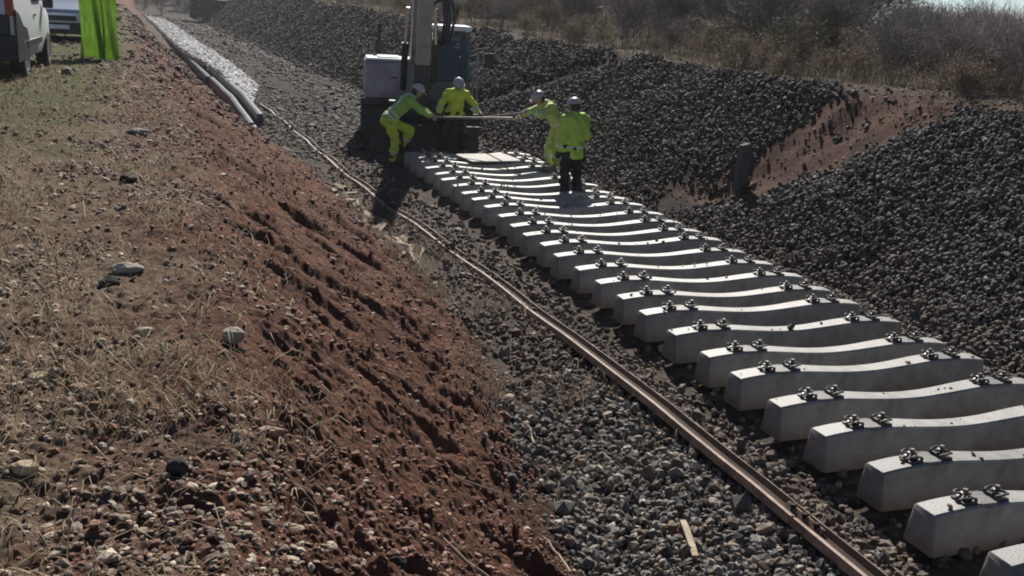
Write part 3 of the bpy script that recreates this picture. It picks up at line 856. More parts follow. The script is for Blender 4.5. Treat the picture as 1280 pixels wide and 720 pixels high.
# ------------------------------------------------------------------ long beams laid in two steps along the left slope, pale rubble on top
def beams():
    rnd = random.Random(5)
    def beam(xp, y0, y1, z, w, h, label):
        m = MB(); rings = []
        n = 14
        for k in range(n):
            y = y0+(y1-y0)*k/(n-1); x = xp+float(shift(y))+0.004*math.sin(k*1.7+xp*9); zz = z+0.004*math.sin(k*1.3+xp*5)-0.22*max(0.0, 1-(y-24.6)/5.0)
            rings.append([(x-w/2-0.02, y, zz), (x+w/2+0.02, y, zz), (x+w/2, y, zz+h-0.02), (x+w/2-0.02, y, zz+h), (x-w/2+0.03, y, zz+h), (x-w/2, y, zz+h-0.02)])
        m.loft(rings)
        o = m.build('grey_beam', CONC_OLD, smooth=True)
        tag(o, label, 'beam', 'long grey beams laid along the left slope')
    y = 24.6; k = 0
    while y < 96:
        L = 11.6
        where = ORD[k]+' of its line counted from the near end'
        beam(2.46+(0.0 if k else 0.06), y, y+L, -0.26, 0.15, 0.30, 'low grey beam against the red slope, '+where)
        beam(2.80, y+(1.2 if k == 0 else 0.3), y+L+0.2, -0.30, 0.15, 0.46, 'tall grey beam with a sunlit top edge, '+where)
        y += L+0.15; k += 1
beams()
def pale_rubble():
    n = 42000
    y = np.exp(RNG.uniform(math.log(31), math.log(100), n)); t = RNG.uniform(0, 1, n)
    wid = np.interp(y, [31, 36, 50, 100], [0.3, 1.2, 1.9, 2.2])
    xp = np.interp(y, [31, 38, 50, 100], [2.92, 2.75, 2.3, 2.1])+t*wid; x = xp+shift(y)
    size = RNG.gamma(4, 0.008, n)+0.018
    o = stones('pale_rubble', x, y, size, pick_cols(n, [(0.66, 0.65, 0.62), (0.52, 0.51, 0.49), (0.76, 0.75, 0.72)], [4, 2, 2]), STONE, flat=(0.35, 0.7), lie=0.3)
    me = o.data; co = np.empty(len(me.vertices)*3, np.float32); me.vertices.foreach_get('co', co); co = co.reshape(-1, 12, 3)
    co[:, :, 2] += (0.50*np.clip(1-t*t*0.9, 0, 1)*np.interp(y, [31, 36], [0.4, 1])*RNG.uniform(0.05, 1.0, n)**0.2)[:, None]
    me.vertices.foreach_set('co', co.ravel()); me.update()
    tag(o, 'pale broken rubble heaped behind the long grey beams', 'rubble', kind='stuff')
pale_rubble()

# ------------------------------------------------------------------ board on the far sleepers
WOOD = simple_mat('pale_wood', (0.46, 0.38, 0.28), rough=0.85, vary=0.2, scale=6, bump=0.3, bscale=60, dirt=(0.30, 0.24, 0.18), dirt_amt=0.6)
def plank(name, cx, cyy, z, L, W, T, rz, label, rx=0.0, ry=0.0, mat=None, cat='board', group=None, bend=0.0):
    m = MB(); rings = []
    for k in range(7):
        t = -0.5+k/6.0
        zz = bend*(1-4*t*t); w = W*(1-0.12*abs(t)*random.uniform(0.4, 1.4))
        rings.append([(t*L, -w/2, zz-T/2), (t*L, w/2, zz-T/2), (t*L, w/2, zz+T/2), (t*L, -w/2, zz+T/2)])
    m.loft(rings)
    o = m.build(name, mat or WOOD, bevel=min(T, W)*0.15)
    o.location = (cx, cyy, z); o.rotation_euler = (rx, ry, rz)
    return tag(o, label, cat, group)
plank('board', 5.95, 18.75, 0.022, 1.05, 0.95, 0.024, 0.1, 'pale dusty board lying flat on the sleepers below the men with the bar', mat=simple_mat('grey_board', (0.42, 0.40, 0.365), rough=0.8, vary=0.2, scale=5, bump=0.3, bscale=50, dirt=(0.26, 0.235, 0.20), dirt_amt=0.7))
plank('wooden_stake', 3.0, 4.98, -0.24, 0.44, 0.042, 0.022, math.radians(-108), 'pale split wooden stake lying on the gravel left of the rail', cat='stake', bend=0.006, mat=simple_mat('split_wood', (0.42, 0.34, 0.25), rough=0.9, vary=0.35, scale=14, bump=0.6, bscale=70, dirt=(0.22, 0.165, 0.12), dirt_amt=0.7))
# splintered pale pieces at the foot of the red slope
rndp = random.Random(12)
BROKEN = simple_mat('broken_wood', (0.33, 0.255, 0.18), rough=0.9, vary=0.35, scale=9, bump=0.5, bscale=50, dirt=(0.16, 0.105, 0.075), dirt_amt=0.7)
for i in range(34):
    yy = 12.0+i*0.165+rndp.uniform(-0.15, 0.15)
    xx = float(rail_x(yy))-0.25-rndp.uniform(0.0, 0.65)
    plank('splintered_board', xx, yy, GH(xx, yy)+0.008, rndp.uniform(0.15, 0.55), rndp.uniform(0.03, 0.10), rndp.uniform(0.015, 0.045), math.radians(100+rndp.uniform(-38, 38)),
          'splintered pale board among the broken pieces between red slope and rail', ry=rndp.uniform(-0.25, 0.25), rx=rndp.uniform(-0.6, 0.6), mat=BROKEN, group='splintered boards at the foot of the red slope')
STICK = simple_mat('dead_stick', (0.33, 0.26, 0.18), rough=0.85, vary=0.25, scale=10)
def stick(x0, y0, x1, y1, r, label):
    pts = []; n = 8
    for k in range(n):
        t = k/(n-1); x = x0+(x1-x0)*t+rndp.uniform(-0.01, 0.01); y = y0+(y1-y0)*t+rndp.uniform(-0.01, 0.01)
        pts.append(Vector((x, y, 0)))
    za = GH(x0, y0)+0.03; zb = GH(x1, y1)+0.03
    for k, p in enumerate(pts):
        t = k/(n-1); p.z = max(za+(zb-za)*t, GH(p.x, p.y)+r)
    c = pts[0].copy()
    o = MB().tube([p-c for p in pts], [r*(1-0.6*k/(n-1)) for k in range(n)], 6).build('dead_stick', STICK, smooth=True)
    o.location = c
    tag(o, label, 'stick')
stick(1.45, 4.95, 1.95, 5.35, 0.009, 'thin pale stick lying across the red slope at mid height')
stick(2.02, 4.55, 2.02, 4.95, 0.010, 'thin pale stick near the bottom of the red slope beside the gravel')
stick(2.55, 6.55, 2.62, 6.95, 0.011, 'short upright-looking stick at the edge of gravel and red earth')
stick(1.1, 3.9, 1.5, 3.72, 0.010, 'thin crooked stick low on the red slope at the bottom edge')

# ------------------------------------------------------------------ marker post by the gully
POST = simple_mat('post_concrete', (0.085, 0.084, 0.086), rough=0.9, vary=0.2, scale=8, bump=0.3, bscale=60, dirt=(0.09, 0.085, 0.08))
def post():
    m = MB(); m.prism([(-0.10, -0.4), (0.10, -0.4), (0.10, 1.0), (0.055, 1.06), (-0.10, 1.03)], 'y', -0.05, 0.05)
    o = m.build('marker_post', POST, bevel=0.012)
    o.location = (8.64, 14.0, -0.05); o.rotation_euler = (0.06, -0.02, 0.15)
    tag(o, 'dark grey concrete marker post standing at the foot of the red gully', 'post')
post()

# ------------------------------------------------------------------ single rocks one can point to
ROCKM = {}
def rock_mat(c):
    if c not in ROCKM: ROCKM[c] = simple_mat('rock', c, rough=0.9, vary=0.3, scale=9, bump=0.6, bscale=26, spec=0.2)
    return ROCKM[c]
def make_rock(x, y, sx, sy_, sz, c, label, seed, cat='rock', rz=0.0, name='rock'):
    bm = bmesh.new(); bmesh.ops.create_icosphere(bm, subdivisions=4, radius=1.0)
    V = np.array([v.co[:] for v in bm.verts])
    f = 1+0.22*fbm(V[:, 0]*1.3+seed, V[:, 1]*1.3+V[:, 2]*0.9, 3, seed)+0.10*np.abs(fbm(V[:, 0]*3.1+V[:, 2]*2, V[:, 1]*3.1-V[:, 2], 3, seed+5))
    r = np.random.default_rng(seed)
    for k in range(9):                       # broken flat faces
        d = r.normal(size=3); d /= np.linalg.norm(d); lim = r.uniform(0.66, 0.9)
        t = V@d; over = np.clip(t*f-lim, 0, None); V = V-np.outer(over/np.maximum(f, .1), d)*0.92
    V = V*f[:, None]*(1+0.05*fbm(V[:, 0]*7+seed, V[:, 1]*7+V[:, 2]*5, 2, seed+9))[:, None]*np.array([sx, sy_, sz])*0.72
    for v, p in zip(bm.verts, V): v.co = p
    for fc in bm.faces: fc.smooth = True
    me = bpy.data.meshes.new(name); bm.to_mesh(me); bm.free()
    me.materials.append(rock_mat(c))
    o = bpy.data.objects.new(name, me); COL.objects.link(o)
    o.location = (x, y, GH(x, y)+sz*0.35); o.rotation_euler = (0, 0, rz)
    return tag(o, label, cat)
TAN = (0.40, 0.32, 0.22); GREY = (0.30, 0.27, 0.23); DARK = (0.045, 0.040, 0.038); PINK = (0.33, 0.21, 0.15)
make_rock(-0.49, 3.55, 0.065, 0.05, 0.042, TAN, 'rounded tan rock near the bottom left edge of the photo', 3)
make_rock(0.29, 4.95, 0.085, 0.07, 0.06, GREY, 'grey stone block with a shaded face at the top of the red slope', 4)
make_rock(0.01, 3.45, 0.055, 0.05, 0.055, DARK, 'dark clod of earth in the straw, lower left', 5, 'clod')
make_rock(-0.31, 5.95, 0.08, 0.07, 0.055, DARK, 'dark clod left of the flat tan stones', 6, 'clod')
make_rock(-0.24, 6.35, 0.13, 0.10, 0.05, GREY, 'flat greyish stone slab behind the dark clod', 7)
make_rock(0.38, 4.0, 0.07, 0.04, 0.03, PINK, 'long pinkish stone on the orange earth of the bank', 8)
make_rock(-0.52, 4.45, 0.07, 0.05, 0.03, TAN, 'small flat tan stone at the left edge', 9)
make_rock(-0.36, 4.30, 0.06, 0.05, 0.03, PINK, 'pinkish flat stone in the straw close to the left edge', 10)
make_rock(0.05, 5.5, 0.055, 0.05, 0.035, TAN, 'pale stone lying just above the red scraped ground', 11)
make_rock(-0.12, 5.1, 0.075, 0.05, 0.03, TAN, 'pale wedge-shaped stone among the straw on the plateau', 12)
make_rock(-0.25, 12.6, 0.22, 0.15, 0.06, GREY, 'grey stones slab on the plateau short of the green sheet', 13)
make_rock(-0.28, 9.4, 0.10, 0.09, 0.07, DARK, 'dark greenish clod alone on the upper plateau', 14, 'clod')
make_rock(0.78, 3.35, 0.06, 0.05, 0.045, DARK, 'dark clod at the bottom of the red bank', 15, 'clod')
make_rock(2.62, 7.4, 0.075, 0.06, 0.045, (0.45, 0.40, 0.33), 'whitish stone where the gravel meets the red slope', 16)
make_rock(1.95, 5.05, 0.035, 0.03, 0.02, (0.5, 0.42, 0.36), 'small white stone on the dark red slope', 17)
# ------------------------------------------------------------------ excavator
EXW = simple_mat('machine_paint', (0.32, 0.32, 0.335), rough=0.35, vary=0.15, scale=4, spec=0.5, dirt=(0.16, 0.14, 0.125), dirt_amt=0.5)
EXB = simple_mat('boom_paint', (0.31, 0.295, 0.28), rough=0.5, vary=0.15, scale=4, dirt=(0.12, 0.105, 0.09), dirt_amt=0.6)
EXROOF = simple_mat('roof_paint', (0.75, 0.76, 0.78), rough=0.28, vary=0.05, scale=4, spec=0.6)
EXD = simple_mat('dark_machine_steel', (0.035, 0.033, 0.032), rough=0.65, vary=0.3, scale=6, dirt=(0.09, 0.075, 0.06), dirt_amt=0.6)
HOSE = simple_mat('hose_rubber', (0.03, 0.03, 0.06), rough=0.5, vary=0.2)
CABF = simple_mat('cab_frame', (0.10, 0.125, 0.115), rough=0.4, vary=0.15, scale=5)
CHROME = simple_mat('cylinder_rod', (0.6, 0.6, 0.6), rough=0.2, metal=0.9, vary=0.05)
SEAT = simple_mat('seat_fabric', (0.05, 0.05, 0.06), rough=0.9, vary=0.2)
def glass_mat(name='glass', tint=(0.75, 0.9, 0.9)):
    m, n, l, b = new_mat(name)
    o = n['Material Output']
    t = n.new('ShaderNodeBsdfTransparent'); t.inputs[0].default_value = (*tint, 1)
    g = n.new('ShaderNodeBsdfGlossy'); g.inputs['Roughness'].default_value = 0.03; g.inputs['Color'].default_value = (0.9, 0.95, 1, 1)
    fr = n.new('ShaderNodeFresnel'); fr.inputs[0].default_value = 1.35
    ms = n.new('ShaderNodeMixShader'); l.new(fr.outputs[0], ms.inputs[0]); l.new(t.outputs[0], ms.inputs[1]); l.new(g.outputs[0], ms.inputs[2])
    l.new(ms.outputs[0], o.inputs['Surface'])
    return m
GLASS = glass_mat(tint=(0.55, 0.62, 0.62))

def excavator(x, y, z, rz):
    root = empty('excavator', (x, y, z), rz)
    # the machine faces -Y; its left (cab) side is +X
    trk = 1.06
    for s in (-1, 1):
        cx = s*trk
        # belt: stadium path of shoes
        R = 0.42; Lh = 1.25; path = []
        N = 46; per = 4*Lh+2*math.pi*R
        m = MB()
        for i in range(N):
            d = per*i/N
            if d < 2*Lh: p = (-Lh+d, 2*R, 0)
            elif d < 2*Lh+math.pi*R:
                a = (d-2*Lh)/R; p = (Lh+R*math.sin(a), R+R*math.cos(a), -a)
            elif d < 4*Lh+math.pi*R: p = (Lh-(d-2*Lh-math.pi*R), 0, math.pi)
            else:
                a = (d-4*Lh-math.pi*R)/R; p = (-Lh-R*math.sin(a), R-R*math.cos(a), math.pi-a)
            yy, zz, an = p
            m.box((cx, yy, zz), (0.56, per/N*0.90, 0.035), rx=an)
            off = 0.03
            m.box((cx, yy-off*math.sin(an)*-1 if False else yy+off*math.sin(-an)*-1, zz+off*math.cos(an)), (0.56, 0.022, 0.045), rx=an)
        tr = m.build('track', EXD, root)
        mf = MB(); mf.box((cx, 0, R), (0.30, 2*Lh, 0.46)); mf.build('track_frame', EXD, tr, bevel=0.02)
        for yy in (-Lh, Lh):
            mw = MB(); mw.lathe([(0.0, -0.13), (0.36, -0.13), (0.40, -0.06), (0.40, 0.06), (0.36, 0.13), (0.0, 0.13)], (cx, yy, R), 28, 'x'); mw.build('sprocket', EXD, tr, smooth=True)
        for k in range(5):
            mw = MB(); mw.cyl((cx, -1.1+0.55*k, 0.17), 'x', 0.13, 0.34, 18); mw.build('roller', EXD, tr, smooth=True)
    m = MB(); m.box((0, 0, 0.62), (1.9, 1.5, 0.36)); m.cyl((0, 0, 0.88), 'z', 0.62, 0.2, 32); m.build('undercarriage', EXD, root, bevel=0.02)
    # slewing platform
    m = MB(); m.box((0.0, 0.35, 1.05), (2.5, 2.9, 0.16)); m.build('platform', EXD, root, bevel=0.02)
    # right hand tank and tool box (viewer's left) with sunlight on its top painted in as a white cover
    m = MB(); m.prism([(-1.15, 1.13), (0.25, 1.13), (0.25, 2.00), (-1.02, 2.00), (-1.15, 1.90)], 'x', -1.28, -0.12)
    tb = m.build('side_body', EXW, root, bevel=0.05, seg=3)
    m = MB(); m.box((-0.70, -0.42, 2.025), (1.10, 1.28, 0.05)); m.box((-0.74, -0.42, 2.065), (0.5, 0.9, 0.03)); m.build('sunlit_cover', EXROOF, tb, bevel=0.015)
    m = MB(); m.box((-0.62, -1.165, 1.5), (0.95, 0.02, 0.50)); m.build('panel_door', EXW, tb, bevel=0.006)
    m = MB(); m.box((-0.62, -1.185, 1.62), (0.16, 0.02, 0.04)); m.build('handle', EXD, tb, bevel=0.005)
    # engine hood and counterweight
    m = MB(); m.prism([(-1.28, 1.13), (1.28, 1.13), (1.28, 1.86), (1.15, 1.98), (-1.15, 1.98), (-1.28, 1.86)], 'y', 0.26, 1.35); m.build('engine_hood', EXW, root, bevel=0.04)
    m = MB(); prof = []
    for i in range(13):
        a = math.pi*i/12; prof.append((1.30*math.cos(a), 1.36+0.62*math.sin(a)))
    m.prism(prof, 'z', 1.0, 1.92); m.build('counterweight', EXD, root, bevel=0.05)
    # exhaust stack
    m = MB(); m.tube([(-0.92, 0.75, 1.95), (-0.92, 0.75, 2.62), (-0.92, 0.80, 2.78)], 0.055, 14); ex = m.build('exhaust', EXD, root, smooth=True)
    m = MB(); m.cyl((-0.92, 0.75, 2.25), 'z', 0.09, 0.34, 16); m.build('silencer', EXD, ex, smooth=True)
    # cab
    cabm = MB()
    x0, x1, y0, y1, zb, zt = 0.16, 1.10, -1.28, 0.30, 1.13, 2.76
    pil = 0.07
    def pillar(a, b, w=pil): cabm.tube([a, b], w/2*1.2, 6)
    fr = [(x0, y0+0.0, zb), (x1, y0, zb), (x1, y1, zb), (x0, y1, zb)]
    tp = [(x0+0.02, y0+0.16, zt), (x1-0.06, y0+0.16, zt), (x1-0.06, y1, zt), (x0+0.02, y1, zt)]
    for a, b in zip(fr, tp): pillar(a, b)
    pillar((x1, -0.25, zb), (x1-0.05, -0.22, zt))
    cabm.box(((x0+x1)/2, (y0+y1)/2, zb+0.05), (x1-x0+0.05, y1-y0+0.05, 0.14))
    cabm.box(((x0+x1)/2, y0+0.02, zb+0.28), (x1-x0, 0.05, 0.36))
    cabm.box((x1-0.01, (y0+y1)/2, zb+0.32), (0.05, y1-y0, 0.46))
    cabm.box((x0+0.01, (y0+y1)/2, zb+0.32), (0.05, y1-y0, 0.46))
    cabm.box(((x0+x1)/2, y1, zb+0.5), (x1-x0, 0.05, 0.9))
    cab = cabm.build('cab', CABF, root, bevel=0.008)
    m = MB(); m.box(((x0+x1)/2-0.01, (y0+y1)/2+0.08, zt+0.06), (x1-x0+0.06, y1-y0, 0.11)); m.build('cab_roof', EXROOF, cab, bevel=0.035, seg=3)
    m = MB(); m.add([(x0+0.05, y0+0.03, zb+0.48), (x1-0.05, y0+0.03, zb+0.48), (x1-0.10, y0+0.16, zt-0.06), (x0+0.06, y0+0.16, zt-0.06),
                     (x0+0.05, y0+0.042, zb+0.48), (x1-0.05, y0+0.042, zb+0.48), (x1-0.10, y0+0.172, zt-0.06), (x0+0.06, y0+0.172, zt-0.06)],
                    [(0, 1, 2, 3), (7, 6, 5, 4), (0, 4, 5, 1), (1, 5, 6, 2), (2, 6, 7, 3), (3, 7, 4, 0)])
    m.build('windscreen', GLASS, cab)
    m = MB(); m.box((x1-0.02, -0.72, 2.16), (0.012, 0.80, 1.06), ry=-0.03); m.build('side_window', GLASS, cab)
    m = MB(); m.box((x1-0.02, 0.03, 2.16), (0.012, 0.42, 1.06), ry=-0.03); m.build('side_window', GLASS, cab)
    m = MB(); m.box((0.74, 0.0, 1.55), (0.5, 0.5, 0.14)); m.box((0.74, 0.2, 1.95), (0.48, 0.14, 0.75)); m.box((0.74, 0.2, 2.42), (0.28, 0.1, 0.2)); m.build('driver_seat', SEAT, cab, bevel=0.04)
    m = MB(); m.tube([(0.5, -0.65, 1.3), (0.5, -0.62, 1.85)], 0.02, 8); m.tube([(0.95, -0.65, 1.3), (0.95, -0.62, 1.85)], 0.02, 8); m.build('lever', EXD, cab)
    for xx in (0.42, 1.02):
        m = MB(); m.lathe([(0, -0.05), (0.06, -0.05), (0.07, 0.05), (0, 0.05)], (xx, y0+0.10, zt+0.05), 14, 'y'); m.build('work_light', EXROOF, cab)
    # mirror and hand rail on the right of the cab
    m = MB(); m.tube([(1.22, -1.2, 2.35), (1.52, -1.32, 2.42), (1.52, -1.32, 2.2)], 0.018, 8); m.box((1.52, -1.34, 2.12), (0.2, 0.05, 0.34)); m.build('mirror', EXD, root, bevel=0.008)
    m = MB(); m.tube([(1.27, -1.32, 1.1), (1.27, -1.34, 2.1), (1.25, -1.26, 2.25)], 0.02, 8); m.build('handrail', EXW, root, smooth=True)
    m = MB(); m.tube([(1.27, -0.35, 1.1), (1.27, -0.35, 2.0)], 0.02, 8); m.build('handrail', EXW, root, smooth=True)
    # boom : box section rising steeply out of the slewing platform
    bx = -0.06
    def boxbeam(mb, pts, w, hs):
        rings = []
        for k, (yy, zz) in enumerate(pts):
            if k == 0: d = (pts[1][0]-yy, pts[1][1]-zz)
            elif k == len(pts)-1: d = (yy-pts[-2][0], zz-pts[-2][1])
            else: d = (pts[k+1][0]-pts[k-1][0], pts[k+1][1]-pts[k-1][1])
            L = math.hypot(*d); ny, nz = -d[1]/L, d[0]/L; hh = hs[k]/2
            rings.append([(bx-w/2, yy-ny*hh, zz-nz*hh), (bx+w/2, yy-ny*hh, zz-nz*hh), (bx+w/2, yy+ny*hh, zz+nz*hh), (bx-w/2, yy+ny*hh, zz+nz*hh)])
        mb.loft(rings)
    m = MB(); boxbeam(m, [(-0.55, 1.35), (-0.95, 2.2), (-1.45, 3.3), (-2.0, 4.15), (-2.7, 4.75), (-3.35, 5.0)], 0.38, [0.5, 0.62, 0.72, 0.66, 0.5, 0.34])
    bm_ = m.build('boom', EXB, root, bevel=0.02)
    for s in (-1, 1):
        m = MB(); m.tube([(bx+s*0.34, -1.15, 1.35), (bx+s*0.34, -1.55, 2.45)], 0.075, 14); c_ = m.build('boom_cylinder', EXD, root, smooth=True)
        m = MB(); m.tube([(bx+s*0.34, -1.55, 2.45), (bx+s*0.30, -1.72, 3.25)], 0.042, 12); m.build('piston_rod', CHROME, c_, smooth=True)
    # arm hanging straight down in front of the machine
    m = MB(); boxbeam(m, [(-3.75, 5.35), (-3.35, 4.9), (-3.0, 3.9), (-2.72, 2.9), (-2.5, 2.05)], 0.30, [0.35, 0.5, 0.46, 0.36, 0.26])
    arm = m.build('arm', EXB, root, bevel=0.02)
    m = MB(); m.tube([(bx, -2.2, 5.1), (bx, -3.0, 5.5), (bx, -3.6, 5.55)], 0.07, 12); m.build('arm_cylinder', EXD, arm, smooth=True)
    for k, (dx) in enumerate((0.30, 0.36, 0.42, 0.50)):
        m = MB(); m.tube([(bx+0.24, -1.5, 3.3), (bx+dx+0.12, -1.9, 3.6), (bx+dx+0.18, -2.1, 3.0), (bx+dx+0.15, -1.75, 2.6), (bx+0.26, -1.0, 2.2)], 0.03, 8); m.build('hose', HOSE, bm_, smooth=True)
    # grab hanging on the arm
    m = MB(); m.box((bx, -2.45, 1.85), (0.34, 0.3, 0.42)); m.cyl((bx, -2.45, 1.58), 'z', 0.2, 0.18, 20); m.build('rotator', EXD, arm, bevel=0.02)
    m = MB(); m.box((bx+0.05, -2.3, 1.05), (1.5, 0.34, 0.30)); m.box((bx-0.55, -2.3, 0.72), (0.10, 0.3, 0.5)); m.box((bx+0.65, -2.3, 0.72), (0.10, 0.3, 0.5)); m.box((bx, -2.4, 1.34), (0.3, 0.26, 0.4))
    m.build('grab_frame', EXD, arm, bevel=0.02)
    # dozer blade
    m = MB(); prof = [(-2.35, 0.08), (-2.28, 0.08), (-2.20, 0.35), (-2.24, 0.66), (-2.31, 0.66), (-2.28, 0.35)]
    m.prism(prof, 'x', -1.15, 1.25); m.box((-0.6, -1.75, 0.4), (0.14, 1.0, 0.16)); m.box((0.6, -1.75, 0.4), (0.14, 1.0, 0.16)); m.build('dozer_blade', EXD, root, bevel=0.01)
    tag(root, 'grey tracked excavator with its boom raised out of the photo, facing the four workers', 'excavator')
    return root
EX = excavator(5.72, 23.75, -0.33, math.radians(-10)); EX.scale = (0.98, 0.95, 0.94)

# ------------------------------------------------------------------ far rail machine
def far_machine():
    y = 106.0; x = 4.7
    root = empty('far_machine', (x, y, GH(x, y)), 0.037)
    root.name = 'tracked_loader'
    for s in (-1, 1):
        m = MB(); prof = []
        for i in range(9):
            a = -math.pi/2-math.pi*i/8; prof.append((-1.5+0.42*math.cos(a), 0.42+0.42*math.sin(a)))
        for i in range(9):
            a = math.pi/2-math.pi*i/8; prof.append((1.5+0.42*math.cos(a), 0.42+0.42*math.sin(a)))
        m.prism(prof, 'x', s*1.45-0.3, s*1.45+0.3); m.build('track', EXD, root, bevel=0.04)
    m = MB(); m.box((0, 0.1, 1.25), (3.4, 3.6, 1.0)); m.box((0, 1.5, 1.55), (3.2, 1.0, 1.1)); m.build('body', EXD, root, bevel=0.12)
    m = MB(); m.box((0.2, -0.3, 2.5), (1.3, 1.4, 1.5), taper=(0.85, 0.85)); m.build('cab', CABF, root, bevel=0.08)
    m = MB(); m.box((0.2, -1.0, 2.55), (0.95, 0.06, 0.9), rx=0.1); m.build('windscreen', GLASS, root)
    m = MB(); m.prism([(-2.2, 0.15), (-2.9, 0.1), (-3.0, 0.7), (-2.75, 1.05), (-2.2, 0.9)], 'x', -1.9, 1.9); m.build('bucket', EXD, root, bevel=0.03)
    for s in (-1, 1):
        m = MB(); m.tube([(s*1.0, 0.6, 1.7), (s*1.0, -1.3, 1.5), (s*1.0, -2.3, 0.7)], 0.12, 8); m.build('lift_arm', EXB, root)
    tag(root, 'dark tracked machine standing far down the cutting at the top edge of the photo', 'loader')
far_machine()

# ------------------------------------------------------------------ vehicles on the plateau
TYRE = simple_mat('tyre_rubber', (0.022, 0.022, 0.023), rough=0.85, vary=0.2, scale=10, dirt=(0.07, 0.055, 0.045), dirt_amt=0.5)
RIM = simple_mat('wheel_rim', (0.45, 0.45, 0.46), rough=0.35, metal=0.6, vary=0.1)
WHITEP = simple_mat('white_paint', (0.78, 0.80, 0.83), rough=0.22, vary=0.04, scale=3, spec=0.6, dirt=(0.40, 0.37, 0.33), dirt_amt=0.35)
SILVER = simple_mat('silver_paint', (0.42, 0.46, 0.52), rough=0.22, metal=0.25, vary=0.04, scale=3, spec=0.6)
BLACKP = simple_mat('black_trim', (0.016, 0.017, 0.020), rough=0.45, vary=0.15, scale=6)
LAMP = simple_mat('lamp_lens', (0.55, 0.57, 0.6), rough=0.1, vary=0.05, spec=0.7)
REDL = simple_mat('red_lens', (0.30, 0.02, 0.02), rough=0.15, vary=0.1, spec=0.7)
DGLASS = simple_mat('dark_glass', (0.03, 0.035, 0.04), rough=0.06, vary=0.1, spec=0.8)

def wheel(parent, x, y, r, side):
    m = MB(); m.lathe([(r*0.58, -0.10), (r*0.9, -0.11), (r, -0.075), (r, 0.075), (r*0.9, 0.11), (r*0.58, 0.10)], (x, y, r), 32, 'x')
    w = m.build('wheel', TYRE, parent, smooth=True)
    m = MB(); m.lathe([(0.0, 0.05), (0.07, 0.06), (r*0.3, 0.02), (r*0.55, 0.06), (r*0.62, 0.085), (r*0.62, -0.085), (0.0, -0.085)], (x+(0.02 if side > 0 else -0.02), y, r), 24, 'x')
    if side < 0:
        for i, p in enumerate(m.v): m.v[i] = (2*x-p[0], p[1], p[2])
    m.build('rim', RIM, w, smooth=True)

def car_shell(W, secs):
    """secs: list of (y, zlow, zbelt, ztop, wbelt, wtop) -> lofted shell"""
    rings = []
    for (y, zl, zb, zt, wb, wt) in secs:
        rings.append([(-wb*0.93, y, zl), (wb*0.93, y, zl), (wb, y, zl+(zb-zl)*0.35), (wb, y, zb), (wt, y, zt-0.05), (wt-0.08, y, zt),
                      (-wt+0.08, y, zt), (-wt, y, zt-0.05), (-wb, y, zb), (-wb, y, zl+(zb-zl)*0.35)])
    return MB().loft(rings)

def van(x, y, rz):
    root = empty('van', (x, y, GH(x, y)), rz)          # rear end at y=0 towards the viewpoint, body runs to +Y
    b = car_shell(0.95, [(0.04, 0.42, 1.05, 1.90, 0.90, 0.80), (0.10, 0.34, 1.08, 1.96, 0.95, 0.83), (1.2, 0.30, 1.10, 2.0, 0.96, 0.84), (2.9, 0.30, 1.10, 1.97, 0.96, 0.82),
                         (3.35, 0.30, 1.08, 1.60, 0.95, 0.80), (3.75, 0.30, 1.05, 1.18, 0.94, 0.82), (4.3, 0.34, 0.92, 1.0, 0.90, 0.78), (4.45, 0.42, 0.8, 0.88, 0.82, 0.70)])
    b.build('body', WHITEP, root, bevel=0.02, smooth=True)
    # dark lower rear : bumper, cladding and tailgate in black plastic
    m = MB(); m.box((0, -0.02, 0.52), (1.86, 0.16, 0.42)); m.box((0, 0.0, 0.86), (1.74, 0.12, 0.36)); m.build('rear_bumper', BLACKP, root, bevel=0.05, seg=3)
    for s in (-1, 1):
        m = MB(); m.prism([(0.02, 0.30), (1.25, 0.30), (1.25, 0.62), (1.12, 0.80), (0.70, 0.86), (0.35, 1.05), (0.02, 1.12)], 'x', s*0.955-0.012, s*0.955+0.012); m.build('side_cladding', BLACKP, root, bevel=0.006)
        m = MB(); m.box((s*0.88, 0.0, 1.28), (0.12, 0.12, 0.5)); m.build('tail_light', REDL, root, bevel=0.02)
        m = MB(); m.box((s*0.935, 2.4, 1.45), (0.02, 0.9, 0.44), ry=s*-0.13); m.build('side_window', DGLASS, root, bevel=0.008)
        m = MB(); m.box((s*1.05, 3.15, 1.2), (0.18, 0.1, 0.2)); m.build('mirror', BLACKP, root, bevel=0.03)
        m = MB(); m.box((s*0.968, 1.85, 0.55), (0.02, 1.7, 0.10)); m.build('rub_strip', BLACKP, root, bevel=0.004)
        m = MB(); m.box((s*0.972, 2.0, 1.0), (0.03, 0.16, 0.03)); m.build('door_handle', BLACKP, root, bevel=0.005)
    m = MB(); m.box((0, 0.02, 1.50), (1.36, 0.05, 0.52)); m.build('rear_window', DGLASS, root, bevel=0.015)
    for s in (-1, 1):
        wheel(root, s*0.86, 0.85, 0.33, s); wheel(root, s*0.86, 3.62, 0.33, s)
    m = MB(); m.box((0, -0.11, 0.62), (0.52, 0.015, 0.11)); m.build('number_plate', WHITEP, root, bevel=0.003)
    tag(root, 'white van with black lower end, cut off by the left edge of the photo', 'van')
van(-3.1, 18.4, math.radians(-2.0))

